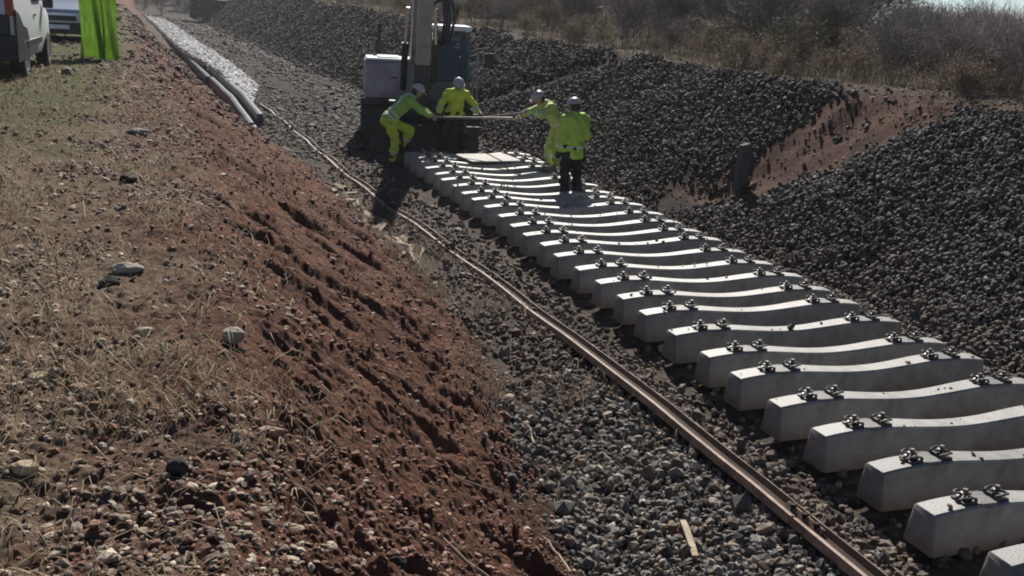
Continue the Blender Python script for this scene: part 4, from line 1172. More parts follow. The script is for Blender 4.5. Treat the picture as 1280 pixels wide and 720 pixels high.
def silver_car(x, y, rz):
    root = empty('car', (x, y, GH(x, y)), rz)           # front at y=0 towards the viewpoint
    b = car_shell(0.9, [(0.0, 0.36, 0.72, 0.78, 0.74, 0.66), (0.08, 0.30, 0.78, 0.86, 0.84, 0.76), (0.5, 0.26, 0.86, 0.96, 0.90, 0.80), (1.05, 0.26, 0.92, 1.04, 0.91, 0.80), (1.7, 0.26, 0.96, 1.46, 0.91, 0.66),
                        (2.2, 0.26, 0.98, 1.52, 0.91, 0.66), (3.4, 0.26, 1.0, 1.50, 0.91, 0.66), (4.0, 0.30, 0.98, 1.1, 0.88, 0.72), (4.3, 0.4, 0.9, 0.98, 0.8, 0.66)])
    b.build('body', SILVER, root, bevel=0.02, smooth=True)
    m = MB(); m.box((0, -0.03, 0.36), (1.62, 0.16, 0.30)); m.build('front_bumper', BLACKP, root, bevel=0.05, seg=3)
    m = MB(); m.box((0, -0.02, 0.63), (0.86, 0.06, 0.14)); m.build('grille', BLACKP, root, bevel=0.015)
    for s in (-1, 1):
        m = MB(); m.prism([(s*0.40, 0.62), (s*0.74, 0.66), (s*0.80, 0.80), (s*0.46, 0.74)], 'y', -0.02, 0.10); m.build('headlight', LAMP, root, bevel=0.012)
        wheel(root, s*0.80, 0.85, 0.31, s); wheel(root, s*0.80, 3.35, 0.31, s)
        m = MB(); m.box((s*1.0, 1.45, 1.02), (0.18, 0.1, 0.13)); m.build('mirror', BLACKP, root, bevel=0.03)
    m = MB(); m.add([(-0.74, 1.12, 1.06), (0.74, 1.12, 1.06), (0.60, 1.66, 1.45), (-0.60, 1.66, 1.45), (-0.74, 1.14, 1.04), (0.74, 1.14, 1.04), (0.60, 1.68, 1.43), (-0.60, 1.68, 1.43)],
                    [(0, 1, 2, 3), (7, 6, 5, 4), (0, 4, 5, 1), (1, 5, 6, 2), (2, 6, 7, 3), (3, 7, 4, 0)])
    m.build('windscreen', DGLASS, root)
    m = MB(); m.box((0, -0.115, 0.40), (0.50, 0.015, 0.11)); m.build('number_plate', WHITEP, root, bevel=0.003)
    tag(root, 'silver car parked behind the white van, its dark bumper and grille showing', 'car')
silver_car(-2.55, 31.2, math.radians(2))

# ------------------------------------------------------------------ green sheet hung in folds
def green_sheet():
    m_, n, l, b = new_mat('green_sheet')
    tc = n.new('ShaderNodeTexCoord'); nz = n.new('ShaderNodeTexNoise'); nz.inputs['Scale'].default_value = 5; nz.inputs['Detail'].default_value = 5
    mp = n.new('ShaderNodeMapping'); mp.inputs['Scale'].default_value = (3, 3, 0.9); l.new(tc.outputs['Object'], mp.inputs[0]); l.new(mp.outputs[0], nz.inputs['Vector'])
    rp = n.new('ShaderNodeValToRGB'); rp.color_ramp.elements[0].position = 0.3; rp.color_ramp.elements[1].position = 0.7
    rp.color_ramp.elements[0].color = (0.20, 0.30, 0.07, 1); rp.color_ramp.elements[1].color = (0.34, 0.47, 0.13, 1); l.new(nz.outputs['Fac'], rp.inputs[0])
    t = n.new('ShaderNodeBsdfTranslucent'); l.new(rp.outputs[0], t.inputs[0]); l.new(rp.outputs[0], b.inputs['Base Color']); b.inputs['Roughness'].default_value = 0.5
    ms = n.new('ShaderNodeMixShader'); ms.inputs[0].default_value = 0.75
    l.new(b.outputs[0], ms.inputs[1]); l.new(t.outputs[0], ms.inputs[2]); l.new(ms.outputs[0], n['Material Output'].inputs['Surface'])
    x0, yb = -1.62, 24.7
    z0 = GH(-1.2, 24.7)
    root = empty('green_sheet', (-1.24, yb, z0))
    nu, nv = 90, 60; V = []; F = []
    for j in range(nv):
        v = j/(nv-1)
        for i in range(nu):
            u = i/(nu-1)
            fold = 0.085*math.sin(u*9.5+1.6*math.sin(v*2.3)+u*u*4)+0.03*math.sin(u*23+v*3.2)+0.02*math.sin(v*9+u*6)
            w = 0.80*(1-0.06*v)
            V.append(((u-0.5)*w+0.02*math.sin(v*5+u*3), fold*(0.6+0.5*(1-v))+0.05*math.sin(v*4), 0.02+v*1.95+0.05*math.sin(u*7)*(1-v)**4))
    for j in range(nv-1):
        for i in range(nu-1): F.append((j*nu+i, j*nu+i+1, (j+1)*nu+i+1, (j+1)*nu+i))
    m = MB(); m.add(V, F)
    sh = m.build('cloth', m_, root, smooth=True)
    sol = sh.modifiers.new('thickness', 'SOLIDIFY'); sol.thickness = 0.003
    m = MB(); m.tube([(-0.40, 0, 1.98), (0.40, 0, 1.98)], 0.02, 10); m.tube([(0.1, 0.16, -0.1), (0.1, 0.05, 2.0)], 0.022, 10)
    m.build('pole', EXD, root, smooth=True)
    tag(root, 'bright green translucent sheet hanging in folds at the edge of the plateau', 'sheet')
green_sheet()
# ------------------------------------------------------------------ people (one continuous surface per body, grown from distance fields)
def seg_sdf(P, a, b, ra, rb, flat=None):
    a = np.array(a, float); b = np.array(b, float)
    ab = b-a; L2 = max(ab@ab, 1e-9)
    t = np.clip(((P-a)@ab)/L2, 0, 1)
    q = P-(a+t[..., None]*ab)
    if flat is not None:                       # flatten the section along one direction
        d, k = np.array(flat[0], float), flat[1]
        q = q+(q@d)[..., None]*d*(k-1)
    return np.linalg.norm(q, axis=-1)-(ra+t*(rb-ra))

def smin(a, b, k):
    h = np.clip(0.5+0.5*(b-a)/k, 0, 1)
    return b*(1-h)+a*h-k*h*(1-h)

def sdf_mesh(name, fn, lo, hi, res, mat, parent, smooth_iter=1):
    n = [int(math.ceil((hi[k]-lo[k])/res))+1 for k in range(3)]
    ax = [lo[k]+res*np.arange(n[k]) for k in range(3)]
    G = np.stack(np.meshgrid(*ax, indexing='ij'), -1)
    D = fn(G)
    S = D < 0
    # surface nets
    c = np.zeros([k-1 for k in n], int)
    corners = [(i, j, k) for i in (0, 1) for j in (0, 1) for k in (0, 1)]
    def sl(A, o): return A[o[0]:A.shape[0]-1+o[0], o[1]:A.shape[1]-1+o[1], o[2]:A.shape[2]-1+o[2]]
    for o in corners: c += sl(S, o)
    act = (c > 0) & (c < 8)
    idx = -np.ones(act.shape, int); idx[act] = np.arange(act.sum())
    acc = np.zeros(act.shape+(3,)); cnt = np.zeros(act.shape)
    for i, o in enumerate(corners):
        for ax_ in range(3):
            if o[ax_] == 1: continue
            o2 = list(o); o2[ax_] = 1
            d0 = sl(D, o); d1 = sl(D, tuple(o2)); m = (d0 < 0) != (d1 < 0)
            t = np.where(m, d0/(d0-d1+1e-12), 0)
            p = np.zeros(act.shape+(3,))
            for k in range(3): p[..., k] = o[k]
            p[..., ax_] += t
            acc += np.where(m[..., None], p, 0); cnt += m
    ii = np.argwhere(act)
    V = np.array(lo)+res*(ii+acc[act]/cnt[act][:, None])
    F = []
    for ax_ in range(3):
        u, v = (ax_+1) % 3, (ax_+2) % 3
        s0 = [slice(None)]*3; s1 = [slice(None)]*3
        s0[ax_] = slice(0, n[ax_]-1); s1[ax_] = slice(1, n[ax_])
        for q in (u, v):
            s0[q] = slice(1, n[q]-1); s1[q] = slice(1, n[q]-1)
        A = S[tuple(s0)]; B = S[tuple(s1)]
        e = np.argwhere(A != B)
        if len(e) == 0: continue
        flip = A[tuple(e.T)]
        base = e.copy(); base[:, u] += 1; base[:, v] += 1
        def id_(du, dv):
            w = base.copy(); w[:, u] += du; w[:, v] += dv
            return idx[tuple(w.T)]
        q = np.stack([id_(-1, -1), id_(0, -1), id_(0, 0), id_(-1, 0)], -1)
        q = np.where(flip[:, None], q, q[:, ::-1])
        F.append(q)
    F = np.concatenate(F)
    F = F[(F >= 0).all(1)]
    o = mesh_from_arrays(name, V, F, 4, mat, smooth=True)
    o.parent = parent
    return o

SKIN = simple_mat('skin', (0.36, 0.21, 0.15), rough=0.55, vary=0.08, scale=20)
HAIR = simple_mat('hair', (0.03, 0.022, 0.018), rough=0.7, vary=0.2)
EYE = simple_mat('eye', (0.02, 0.015, 0.012), rough=0.15, vary=0.05)
GLOVE = simple_mat('glove', (0.05, 0.048, 0.045), rough=0.85, vary=0.25, scale=30)
GLOVE2 = simple_mat('pale_glove', (0.32, 0.28, 0.22), rough=0.85, vary=0.2, scale=30)
BOOT = simple_mat('boot_leather', (0.030, 0.025, 0.021), rough=0.7, vary=0.25, scale=20, dirt=(0.12, 0.085, 0.06), dirt_amt=0.5)
BLACKC = simple_mat('black_cloth', (0.014, 0.014, 0.016), rough=0.9, vary=0.2, scale=12)
REFL = simple_mat('reflective_tape', (0.60, 0.61, 0.60), rough=0.45, vary=0.06)
def hivis(name, c): return simple_mat(name, c, rough=0.75, vary=0.10, scale=9, bump=0.35, bscale=14, dirt=(c[0]*0.6, c[1]*0.55, c[2]*0.7), dirt_amt=0.5)
HV_G = hivis('hivis_green', (0.30, 0.50, 0.09)); HV_Y = hivis('hivis_yellow', (0.54, 0.68, 0.055)); HV_P = hivis('hivis_pale', (0.46, 0.58, 0.15)); HV_L = hivis('hivis_lime', (0.42, 0.62, 0.08))
HELW = simple_mat('helmet_white', (0.50, 0.43, 0.43), rough=0.35, vary=0.06, spec=0.5); HELG = simple_mat('helmet_grey', (0.34, 0.32, 0.32), rough=0.4, vary=0.08, spec=0.5)

def vec(*a): return np.array(a, float)
def nrm(v): v = np.array(v, float); return v/np.linalg.norm(v)

def person(loc, rz, J, label, jacket, trousers, helmet, glove, hem=0.0, jstripes=(), tstripes=(), grip=None, grip_r=0.017):
    """J: joints in local space, +y is where the person faces, ground at z=0"""
    root = empty('person', loc, rz)
    pel, che, nek, hed = [vec(*J[k]) for k in ('pelvis', 'chest', 'neck', 'head')]
    hdir = nrm(J['hdir']); hup = nrm(J['hup']); hdir = nrm(hdir-hup*(hdir@hup)); hside = np.cross(hdir, hup)
    L = {}
    spine = nrm(che-pel); side = nrm(vec(*J['shoulder'][1])-vec(*J['shoulder'][0])); front = nrm(np.cross(spine, -side))
    for s in (0, 1):
        for k in ('hip', 'knee', 'ankle', 'toe', 'shoulder', 'elbow', 'wrist', 'hand'):
            L[k, s] = vec(*J[k][s])
    def H(x, y, z): return hed+hside*x+hdir*y+hup*z
    def head(P):
        d = seg_sdf(P, H(0, -0.015, 0.035), H(0, 0.005, 0.025), 0.088, 0.084)
        d = smin(d, seg_sdf(P, H(0, 0.02, -0.03), H(0, 0.045, -0.085), 0.070, 0.042), 0.04)
        d = smin(d, seg_sdf(P, H(0, 0.088, 0.015), H(0, 0.108, -0.018), 0.010, 0.015), 0.012)     # nose
        for s in (-1, 1):
            d = smin(d, seg_sdf(P, H(s*0.088, -0.01, 0.02), H(s*0.086, -0.005, -0.02), 0.014, 0.010), 0.008)   # ears
            d = np.maximum(d, -(np.linalg.norm(P-H(s*0.034, 0.100, 0.012), axis=-1)-0.015))
            d = smin(d, seg_sdf(P, H(s*0.015, 0.092, 0.034), H(s*0.05, 0.078, 0.032), 0.010, 0.008), 0.01)      # brow
        d = smin(d, seg_sdf(P, H(-0.018, 0.083, -0.052), H(0.018, 0.083, -0.052), 0.008, 0.008), 0.006)        # lips
        d = np.maximum(d, -seg_sdf(P, H(-0.022, 0.095, -0.052), H(0.022, 0.095, -0.052), 0.004, 0.004))
        return d
    def torso(P, g=0.0):
        fl = (front, 1.30)
        d = seg_sdf(P, pel-spine*0.02, pel+spine*0.10, 0.150+g, 0.140+g, fl)
        d = smin(d, seg_sdf(P, pel+spine*0.10, che, 0.138+g, 0.165+g, fl), 0.06)
        d = smin(d, seg_sdf(P, L['shoulder', 0]*0.8+L['shoulder', 1]*0.2, L['shoulder', 1]*0.8+L['shoulder', 0]*0.2, 0.085+g, 0.085+g), 0.08)
        for s in (0, 1):
            d = smin(d, seg_sdf(P, L['hip', s], L['hip', s]*0.8+pel*0.2, 0.10+g, 0.11+g), 0.06)
        return d
    def arm(P, s, g=0.0):
        d = seg_sdf(P, L['shoulder', s], L['elbow', s], 0.060+g, 0.045+g)
        return smin(d, seg_sdf(P, L['elbow', s], L['wrist', s], 0.046+g, 0.031+g*0.9), 0.03)
    def leg(P, s, g=0.0):
        d = seg_sdf(P, L['hip', s], L['knee', s], 0.094+g, 0.062+g)
        d = smin(d, seg_sdf(P, L['knee', s], L['knee', s]*0.65+L['ankle', s]*0.35+front*0, 0.062+g, 0.060+g), 0.03)
        return smin(d, seg_sdf(P, L['knee', s]*0.65+L['ankle', s]*0.35, L['ankle', s], 0.060+g, 0.043+g), 0.03)
    def handsegs(s):
        w = L['wrist', s]; h = L['hand', s]; hd = nrm(h-w)
        gx = nrm(grip[s]) if grip is not None and grip[s] is not None else nrm(np.cross(hd, (0, 0, 1.0))+1e-6)
        gx = nrm(gx-hd*(gx@hd)); nrmv = np.cross(hd, gx)
        if nrmv[2] > 0: nrmv = -nrmv                      # palm faces down: the fingers close under the bar
        c = w+hd*0.055
        segs = [(w, c-gx*0.0, 0.030, 0.034)]
        segs += [(w+hd*0.02+gx*0.02, c+hd*0.035+gx*0.030, 0.022, 0.020), (w+hd*0.02-gx*0.02, c+hd*0.035-gx*0.030, 0.022, 0.020)]
        lens = (0.043, 0.050, 0.046, 0.036)
        for i in range(4):
            o = gx*(-0.033+0.022*i); b0 = c+hd*0.038+o
            k1 = b0+hd*lens[i]*0.55+nrmv*0.012; k2 = k1+nrmv*lens[i]*0.75+hd*0.006; k3 = k2+nrmv*lens[i]*0.25-hd*lens[i]*0.55
            segs += [(b0, k1, 0.0105, 0.0100), (k1, k2, 0.0100, 0.0092), (k2, k3, 0.0092, 0.0082)]
        t0 = w+hd*0.03+gx*0.030; t1 = t0+gx*0.026+hd*0.026+nrmv*0.012; t2 = t1+hd*0.022+nrmv*0.030-gx*0.010
        segs += [(t0, t1, 0.015, 0.0125), (t1, t2, 0.0120, 0.0095)]
        return segs
    def hand(P, s, g=0.0):
        d = None
        for k, (a, b, ra, rb) in enumerate(handsegs(s)):
            e = seg_sdf(P, a, b, ra+g, rb+g)
            d = e if d is None else smin(d, e, 0.012 if k < 4 else 0.005)
        return d
    def foot(P, s, g=0.0):
        a = L['ankle', s]; t = L['toe', s]; f = nrm((t-a)*vec(1, 1, 0.0)+1e-9)
        d = seg_sdf(P, a, a+vec(0, 0, -0.035)-f*0.03, 0.045+g, 0.046+g)
        return smin(d, seg_sdf(P, a+vec(0, 0, -0.035), t, 0.048+g, 0.040+g), 0.03)
    allj = np.array([pel, che, nek, hed]+list(L.values()))
    lo = allj.min(0)-0.30; hi = allj.max(0)+0.30
    lo[2] = max(lo[2], -0.05)
    def body(P):
        d = torso(P, -0.02)
        d = smin(d, seg_sdf(P, che+spine*0.06, nek, 0.075, 0.058), 0.05)
        d = smin(d, seg_sdf(P, nek, H(0, -0.01, -0.03), 0.058, 0.056), 0.03)
        d = smin(d, head(P), 0.02)
        for s in (0, 1):
            d = smin(d, arm(P, s, -0.004), 0.03); d = smin(d, hand(P, s, -0.002), 0.012)
            d = smin(d, leg(P, s, -0.004), 0.04); d = smin(d, foot(P, s, -0.008), 0.02)
        return d
    sdf_mesh('body', body, lo, hi, 0.0145, SKIN, root)
    def fold(P, k, seed):
        return 0.0095*np.sin(P[..., 2]*k+3*np.sin(P[..., 0]*9+seed)+2*np.sin(P[..., 1]*11+seed*2))+0.006*np.sin(P[..., 0]*37+P[..., 2]*23+seed)
    def jack(P, g=0.0):
        d = torso(P, 0.022+g)
        d = smin(d, seg_sdf(P, che+spine*0.08, nek-hup*0.005, 0.085+g, 0.074+g), 0.05)
        if hem > 0:
            d = smin(d, seg_sdf(P, pel, pel-vec(0, 0, 1)*hem, 0.155+g, 0.175+g, (front, 1.25)), 0.05)
        for s in (0, 1): d = smin(d, arm(P, s, 0.018+g), 0.045)
        d = d+fold(P, 34, 1.0)
        low = pel-spine*(0.06+hem)
        d = np.maximum(d, -((P-low)@spine))
        return d
    jo = sdf_mesh('jacket', jack, lo, hi, 0.0145, jacket, root)
    def trou(P, g=0.0):
        d = np.maximum(torso(P, 0.010+g), (P-(pel+spine*0.10))@spine)
        for s in (0, 1): d = smin(d, leg(P, s, 0.020+g), 0.035)
        d = d+fold(P, 40, 4.0)
        za = min(L['ankle', 0][2], L['ankle', 1][2])
        return d
    tr = sdf_mesh('trousers', trou, lo, hi, 0.0145, trousers, root)
    for (kind, val, half) in jstripes:
        def band(P):
            d = jack(P, 0.006)
            if kind == 'waist': return np.maximum(np.maximum(d, -jack(P, -0.012)), np.abs((P-pel)@spine-val)-half)
            if kind == 'brace':
                e = np.abs(np.abs((P-pel)@side)-val)-half
                e = np.maximum(e, 0.02-((P-pel)@spine))
                e2 = np.minimum(np.abs((P-L['shoulder', 0])@side), np.abs((P-L['shoulder', 1])@side))
                return np.maximum(np.maximum(d, -jack(P, -0.012)), e)
            s = int(kind[-1]); a, b = L['elbow', s], L['wrist', s]; q = nrm(b-a)
            f = np.abs((P-a)@q-val)-half
            f = np.maximum(f, np.linalg.norm(P-(a+q*val), axis=-1)-0.12)
            return np.maximum(np.maximum(d, -jack(P, -0.012)), f)
        if kind == 'waist': q0 = pel+spine*val; l_, h_ = q0-0.36, q0+0.36
        elif kind == 'brace': l_, h_ = np.minimum(pel, che)-0.34, np.maximum(pel, che)+0.34
        else:
            s = int(kind[-1]); q0 = L['elbow', s]+nrm(L['wrist', s]-L['elbow', s])*val; l_, h_ = q0-0.13, q0+0.13
        sdf_mesh('reflective_strip', band, l_, h_, 0.011, REFL, jo)
    for (s, val, half) in tstripes:
        a, b = L['knee', s], L['ankle', s]; q = nrm(b-a)
        def band(P):
            f = np.abs((P-a)@q-val)-half
            f = np.maximum(f, np.linalg.norm(P-(a+q*val), axis=-1)-0.14)
            return np.maximum(np.maximum(trou(P, 0.006), -trou(P, -0.012)), f)
        q0 = a+q*val; sdf_mesh('reflective_strip', band, q0-0.15, q0+0.15, 0.011, REFL, tr)
    for s in (0, 1):
        h = L['hand', s]; w = L['wrist', s]
        sdf_mesh('glove', lambda P, s=s: smin(hand(P, s, 0.003), seg_sdf(P, w-nrm(h-w)*0.05, w, 0.045, 0.038), 0.015), np.minimum(h, w)-0.16, np.maximum(h, w)+0.16, 0.0062, glove, root)
        a = L['ankle', s]; t = L['toe', s]
        def boot(P, s=s):
            d = smin(foot(P, s, 0.010), seg_sdf(P, L['ankle', s]+vec(0, 0, 0.09), L['ankle', s], 0.062, 0.055), 0.03)
            return np.maximum(d, -(P[..., 2]-(min(L['toe', s][2], L['ankle', s][2]-0.03)-0.048)))
        sdf_mesh('boot', boot, np.minimum(a, t)-0.16, np.maximum(a, t)+0.22, 0.012, BOOT, root)
        m = MB(); e = H((-1, 1)[s]*0.034, 0.090, 0.012)
        m.lathe([(0.0, -0.012), (0.009, -0.008), (0.012, 0), (0.009, 0.008), (0.0, 0.012)], tuple(e), 10); m.build('eye', EYE, root, smooth=True)
    sdf_mesh('hair', lambda P: np.maximum(np.maximum(seg_sdf(P, H(0, -0.02, 0.03), H(0, -0.03, -0.03), 0.094, 0.080), (P-hed)@hdir-0.035), -head(P)-0.012), hed-0.2, hed+0.2, 0.01, HAIR, root)
    # helmet : shell, brim and peak
    def hel(P):
        c = H(0, -0.005, 0.045); q = P-c
        x = q@hside; y = q@hdir; z = q@hup
        d = np.sqrt((x/0.113)**2+(y/0.132)**2+(np.maximum(z, 0)/0.112)**2+(np.minimum(z, 0)/0.4)**2); d = (d-1)*0.11
        inner = np.sqrt((x/0.100)**2+(y/0.118)**2+(z/0.100)**2); inner = (inner-1)*0.10
        d = np.maximum(d, -inner); d = np.maximum(d, -(z+0.012))
        rid = np.maximum(np.abs(x)-0.012, (np.sqrt((y/0.138)**2+(np.maximum(z, 0)/0.120)**2+(x/0.12)**2)-1)*0.11); rid = np.maximum(rid, -inner); rid = np.maximum(rid, -z)
        d = np.minimum(d, rid)
        yb = y-0.012*0
        rr = np.sqrt((x/0.128)**2+((y-0.02)/np.where(y > 0.02, 0.180, 0.150))**2)
        brim = np.maximum((rr-1)*0.13, np.abs(z+0.004+0.05*np.maximum(y-0.1, 0))-0.006); brim = np.maximum(brim, -inner)
        return np.minimum(d, brim)
    sdf_mesh('helmet', hel, H(0, 0, 0.04)-0.24, H(0, 0, 0.04)+0.24, 0.007, helmet, root)
    tag(root, label, 'person', 'workers in high visibility clothing')
    return root

HX = lambda a, b: (a, b)
# 1: at the left ends of the sleepers, leaning to the right with both arms stretched to the bar
W1_LOC, W1_RZ = (4.36, 20.0, -0.31), math.radians(-97)
person(W1_LOC, W1_RZ, dict(
    pelvis=(0.0, -0.12, 0.90), chest=(0.0, 0.20, 1.22), neck=(0.0, 0.33, 1.36), head=(0.02, 0.44, 1.45), hdir=(0.0, 0.9, -0.45), hup=(0.0, 0.45, 0.9),
    shoulder=[(-0.19, 0.27, 1.28), (0.19, 0.27, 1.28)], elbow=[(-0.22, 0.52, 1.12), (0.22, 0.50, 1.10)], wrist=[(-0.12, 0.75, 1.00), (0.10, 0.70, 1.00)], hand=[(-0.11, 0.84, 0.965), (0.09, 0.80, 0.965)],
    hip=[(-0.10, -0.11, 0.86), (0.10, -0.10, 0.86)], knee=[(-0.13, 0.34, 0.66), (0.14, 0.02, 0.48)], ankle=[(-0.12, 0.20, 0.38), (0.15, -0.04, 0.085)], toe=[(-0.12, 0.36, 0.35), (0.17, 0.12, 0.05)]),
    'worker bent over at the left sleeper ends in dark green jacket and yellow trousers', HV_G, HV_Y, HELW, GLOVE2,
    jstripes=[('brace', 0.095, 0.022), ('waist', 0.06, 0.022), ('waist', 0.16, 0.022)], tstripes=[(1, 0.22, 0.022), (0, 0.2, 0.022)], grip=[(1, -0.35, 0), (1, -0.35, 0)])
# 2: behind the bar, facing the camera with arms spread
person((5.87, 20.95, -0.27), math.radians(178), dict(
    pelvis=(0.0, -0.08, 0.90), chest=(0.0, 0.06, 1.22), neck=(0.0, 0.12, 1.40), head=(0.0, 0.19, 1.50), hdir=(-0.05, 0.85, -0.5), hup=(0.0, 0.5, 0.86),
    shoulder=[(-0.19, 0.09, 1.32), (0.19, 0.09, 1.32)], elbow=[(-0.37, 0.17, 1.08), (0.36, 0.17, 1.08)], wrist=[(-0.45, 0.36, 0.93), (0.44, 0.36, 0.92)], hand=[(-0.46, 0.45, 0.90), (0.46, 0.45, 0.88)],
    hip=[(-0.10, -0.08, 0.86), (0.10, -0.08, 0.86)], knee=[(-0.17, 0.03, 0.47), (0.17, 0.04, 0.47)], ankle=[(-0.19, -0.08, 0.085), (0.19, -0.06, 0.085)], toe=[(-0.23, 0.09, 0.05), (0.23, 0.11, 0.05)]),
    'worker in a bright yellow jacket facing the camera in front of the excavator, arms spread', HV_Y, BLACKC, HELG, GLOVE,
    jstripes=[('arm0', 0.10, 0.03), ('arm1', 0.10, 0.03)], grip=[(1, 0, 0), (1, 0, 0)])
# 3: at the right ends of the sleepers, bent to the left holding the bars
person((7.24, 18.62, -0.25), math.radians(97), dict(
    pelvis=(0.0, -0.10, 0.90), chest=(0.0, 0.14, 1.22), neck=(0.0, 0.27, 1.36), head=(0.0, 0.39, 1.44), hdir=(0.0, 0.85, -0.53), hup=(0.0, 0.53, 0.85),
    shoulder=[(-0.19, 0.20, 1.28), (0.19, 0.20, 1.28)], elbow=[(-0.22, 0.46, 1.17), (0.22, 0.45, 1.17)], wrist=[(-0.14, 0.70, 1.21), (0.13, 0.68, 1.09)], hand=[(-0.13, 0.79, 1.20), (0.12, 0.77, 1.07)],
    hip=[(-0.10, -0.10, 0.86), (0.10, -0.10, 0.86)], knee=[(-0.13, 0.00, 0.48), (0.13, 0.05, 0.48)], ankle=[(-0.14, -0.06, 0.085), (0.14, 0.0, 0.085)], toe=[(-0.16, 0.11, 0.05), (0.16, 0.17, 0.05)]),
    'worker in pale yellow jacket and trousers bending over with both hands on the bars', HV_P, HV_P, HELG, GLOVE2,
    jstripes=[('waist', 0.12, 0.025), ('arm0', 0.08, 0.025), ('arm1', 0.08, 0.025)], tstripes=[(0, 0.15, 0.025), (1, 0.15, 0.025)], grip=[(1, 0.9, 0), (1, 0.9, 0)])
# 4: standing in the row with the back to the camera
person((6.46, 15.72, -0.25), math.radians(12), dict(
    pelvis=(0.0, 0.0, 0.93), chest=(0.0, 0.0, 1.27), neck=(0.0, 0.03, 1.46), head=(0.0, 0.06, 1.575), hdir=(-0.15, 0.95, -0.25), hup=(0.0, 0.22, 0.97),
    shoulder=[(-0.205, 0.0, 1.38), (0.205, 0.0, 1.38)], elbow=[(-0.275, -0.06, 1.10), (0.265, 0.03, 1.10)], wrist=[(-0.235, 0.07, 0.87), (0.17, 0.24, 1.02)], hand=[(-0.225, 0.11, 0.78), (0.11, 0.30, 1.03)],
    hip=[(-0.10, 0.0, 0.89), (0.10, 0.0, 0.89)], knee=[(-0.12, 0.03, 0.48), (0.12, 0.03, 0.48)], ankle=[(-0.13, -0.02, 0.085), (0.13, -0.02, 0.085)], toe=[(-0.15, 0.13, 0.05), (0.15, 0.13, 0.05)]),
    'worker standing on the sleepers with his back turned, lime jacket over black trousers', HV_L, BLACKC, HELG, GLOVE, hem=0.14,
    jstripes=[('waist', 0.0, 0.018)])

# the bars they hold
BARM = simple_mat('worn_bar_steel', (0.34, 0.31, 0.27), rough=0.4, metal=0.6, vary=0.2, scale=12, dirt=(0.2, 0.14, 0.1))
def local(loc, rz, p):
    return Vector(loc)+Matrix.Rotation(rz, 3, 'Z') @ Vector(p)
def bar(a, b, r, label, ext=0.15):
    d = (b-a).normalized(); a2 = a-d*ext; b2 = b+d*ext; c = (a2+b2)/2
    m = MB(); L = (b2-a2).length
    pts = [a2-c, a2-c+d*0.05, b2-c-d*0.12, b2-c]
    m.tube(pts, [r*0.6, r, r, r*0.35], 10)
    o = m.build('steel_bar', BARM, smooth=True); o.location = c
    return tag(o, label, 'bar', 'long bars held by the workers')
h1 = local(W1_LOC, W1_RZ, (-0.11, 0.86, 0.945)); h3a = local((7.24, 18.62, -0.25), math.radians(97), (0.12, 0.79, 1.05))
h2 = local((5.87, 20.95, -0.27), math.radians(178), (-0.46, 0.46, 0.87)); h3b = local((7.24, 18.62, -0.25), math.radians(97), (-0.13, 0.81, 1.18))
bar(h1, h3a, 0.026, 'long pale steel bar between the green-jacketed worker and the bending pale yellow worker', 0.10)
bar(h2, h3b, 0.022, 'shorter steel bar between the bright yellow worker and the bending pale yellow worker', 0.10)
# ------------------------------------------------------------------ shrubs and bushes beyond the right crest
BARK = attr_mat('twig_bark', 'tint', rough=0.9, vscale=14, vary=0.25, bump=0, spec=0.15)
LEAF = attr_mat('leaf', 'tint', rough=0.65, vscale=6, vary=0.25, bump=0, spec=0.3, trans=0.25)

def grow(rnd, h, stems, depth, spread, upr, r0, kink=0.25, ratio=0.68, kids=(2, 4)):
    segs = []; tips = []
    def br(p, d, L, r, lev):
        n = 3; q = p.copy()
        for k in range(n):
            d2 = (d+Vector((rnd.gauss(0, kink), rnd.gauss(0, kink), rnd.gauss(0, kink)*0.6+upr*0.12))).normalized()
            e = q+d2*(L/n)
            if e.z < 0.02: e.z = 0.02
            segs.append((q.copy(), e.copy(), r*(1-0.25*k/n), r*(1-0.25*(k+1)/n)))
            q = e; d = d2
            if lev > 0 and k >= 1 or (lev > 1):
                for j in range(rnd.randint(1, 2) if k < n-1 else rnd.randint(*kids)):
                    if lev <= 0: break
                    dd = (d+Vector((rnd.gauss(0, spread), rnd.gauss(0, spread), rnd.gauss(0, spread*0.7)))).normalized()
                    br(q.copy(), dd, L*ratio*rnd.uniform(0.75, 1.15), r*0.62, lev-1)
        if lev <= 1: tips.append((q.copy(), d.copy()))
    for s in range(stems):
        a = rnd.uniform(0, 2*math.pi); o = rnd.uniform(0.1, 0.75)*spread
        d = Vector((math.cos(a)*o, math.sin(a)*o, 1)).normalized()
        br(Vector((math.cos(a)*0.1*rnd.random(), math.sin(a)*0.1*rnd.random(), -0.05)), d, h*rnd.uniform(0.42, 0.6), r0*rnd.uniform(0.7, 1.1), depth)
    return segs, tips

def seg_mesh(name, segs, cols, rnd, parent, minr=0.0045):
    V = []; F = []; C = []
    for (a, b, ra, rb) in segs:
        d = (b-a)
        if d.length < 1e-5: continue
        d = d.normalized(); u = d.orthogonal().normalized(); w = d.cross(u); base = len(V)
        c = cols[rnd.randrange(len(cols))]; k = rnd.uniform(0.75, 1.25)
        for (p, r) in ((a, max(ra, minr)), (b, max(rb, minr*0.8))):
            for t in (0, 2.094, 4.189):
                V.append(p+(u*math.cos(t)+w*math.sin(t))*r); C.append((c[0]*k, c[1]*k, c[2]*k, 1))
        for i in range(3):
            j = (i+1) % 3; F.append((base+i, base+j, base+3+j, base+3+i))
    o = mesh_from_arrays(name, np.array([v[:] for v in V]), np.array(F), 4, BARK, smooth=True, col={'tint': np.array(C)})
    o.parent = parent
    return o

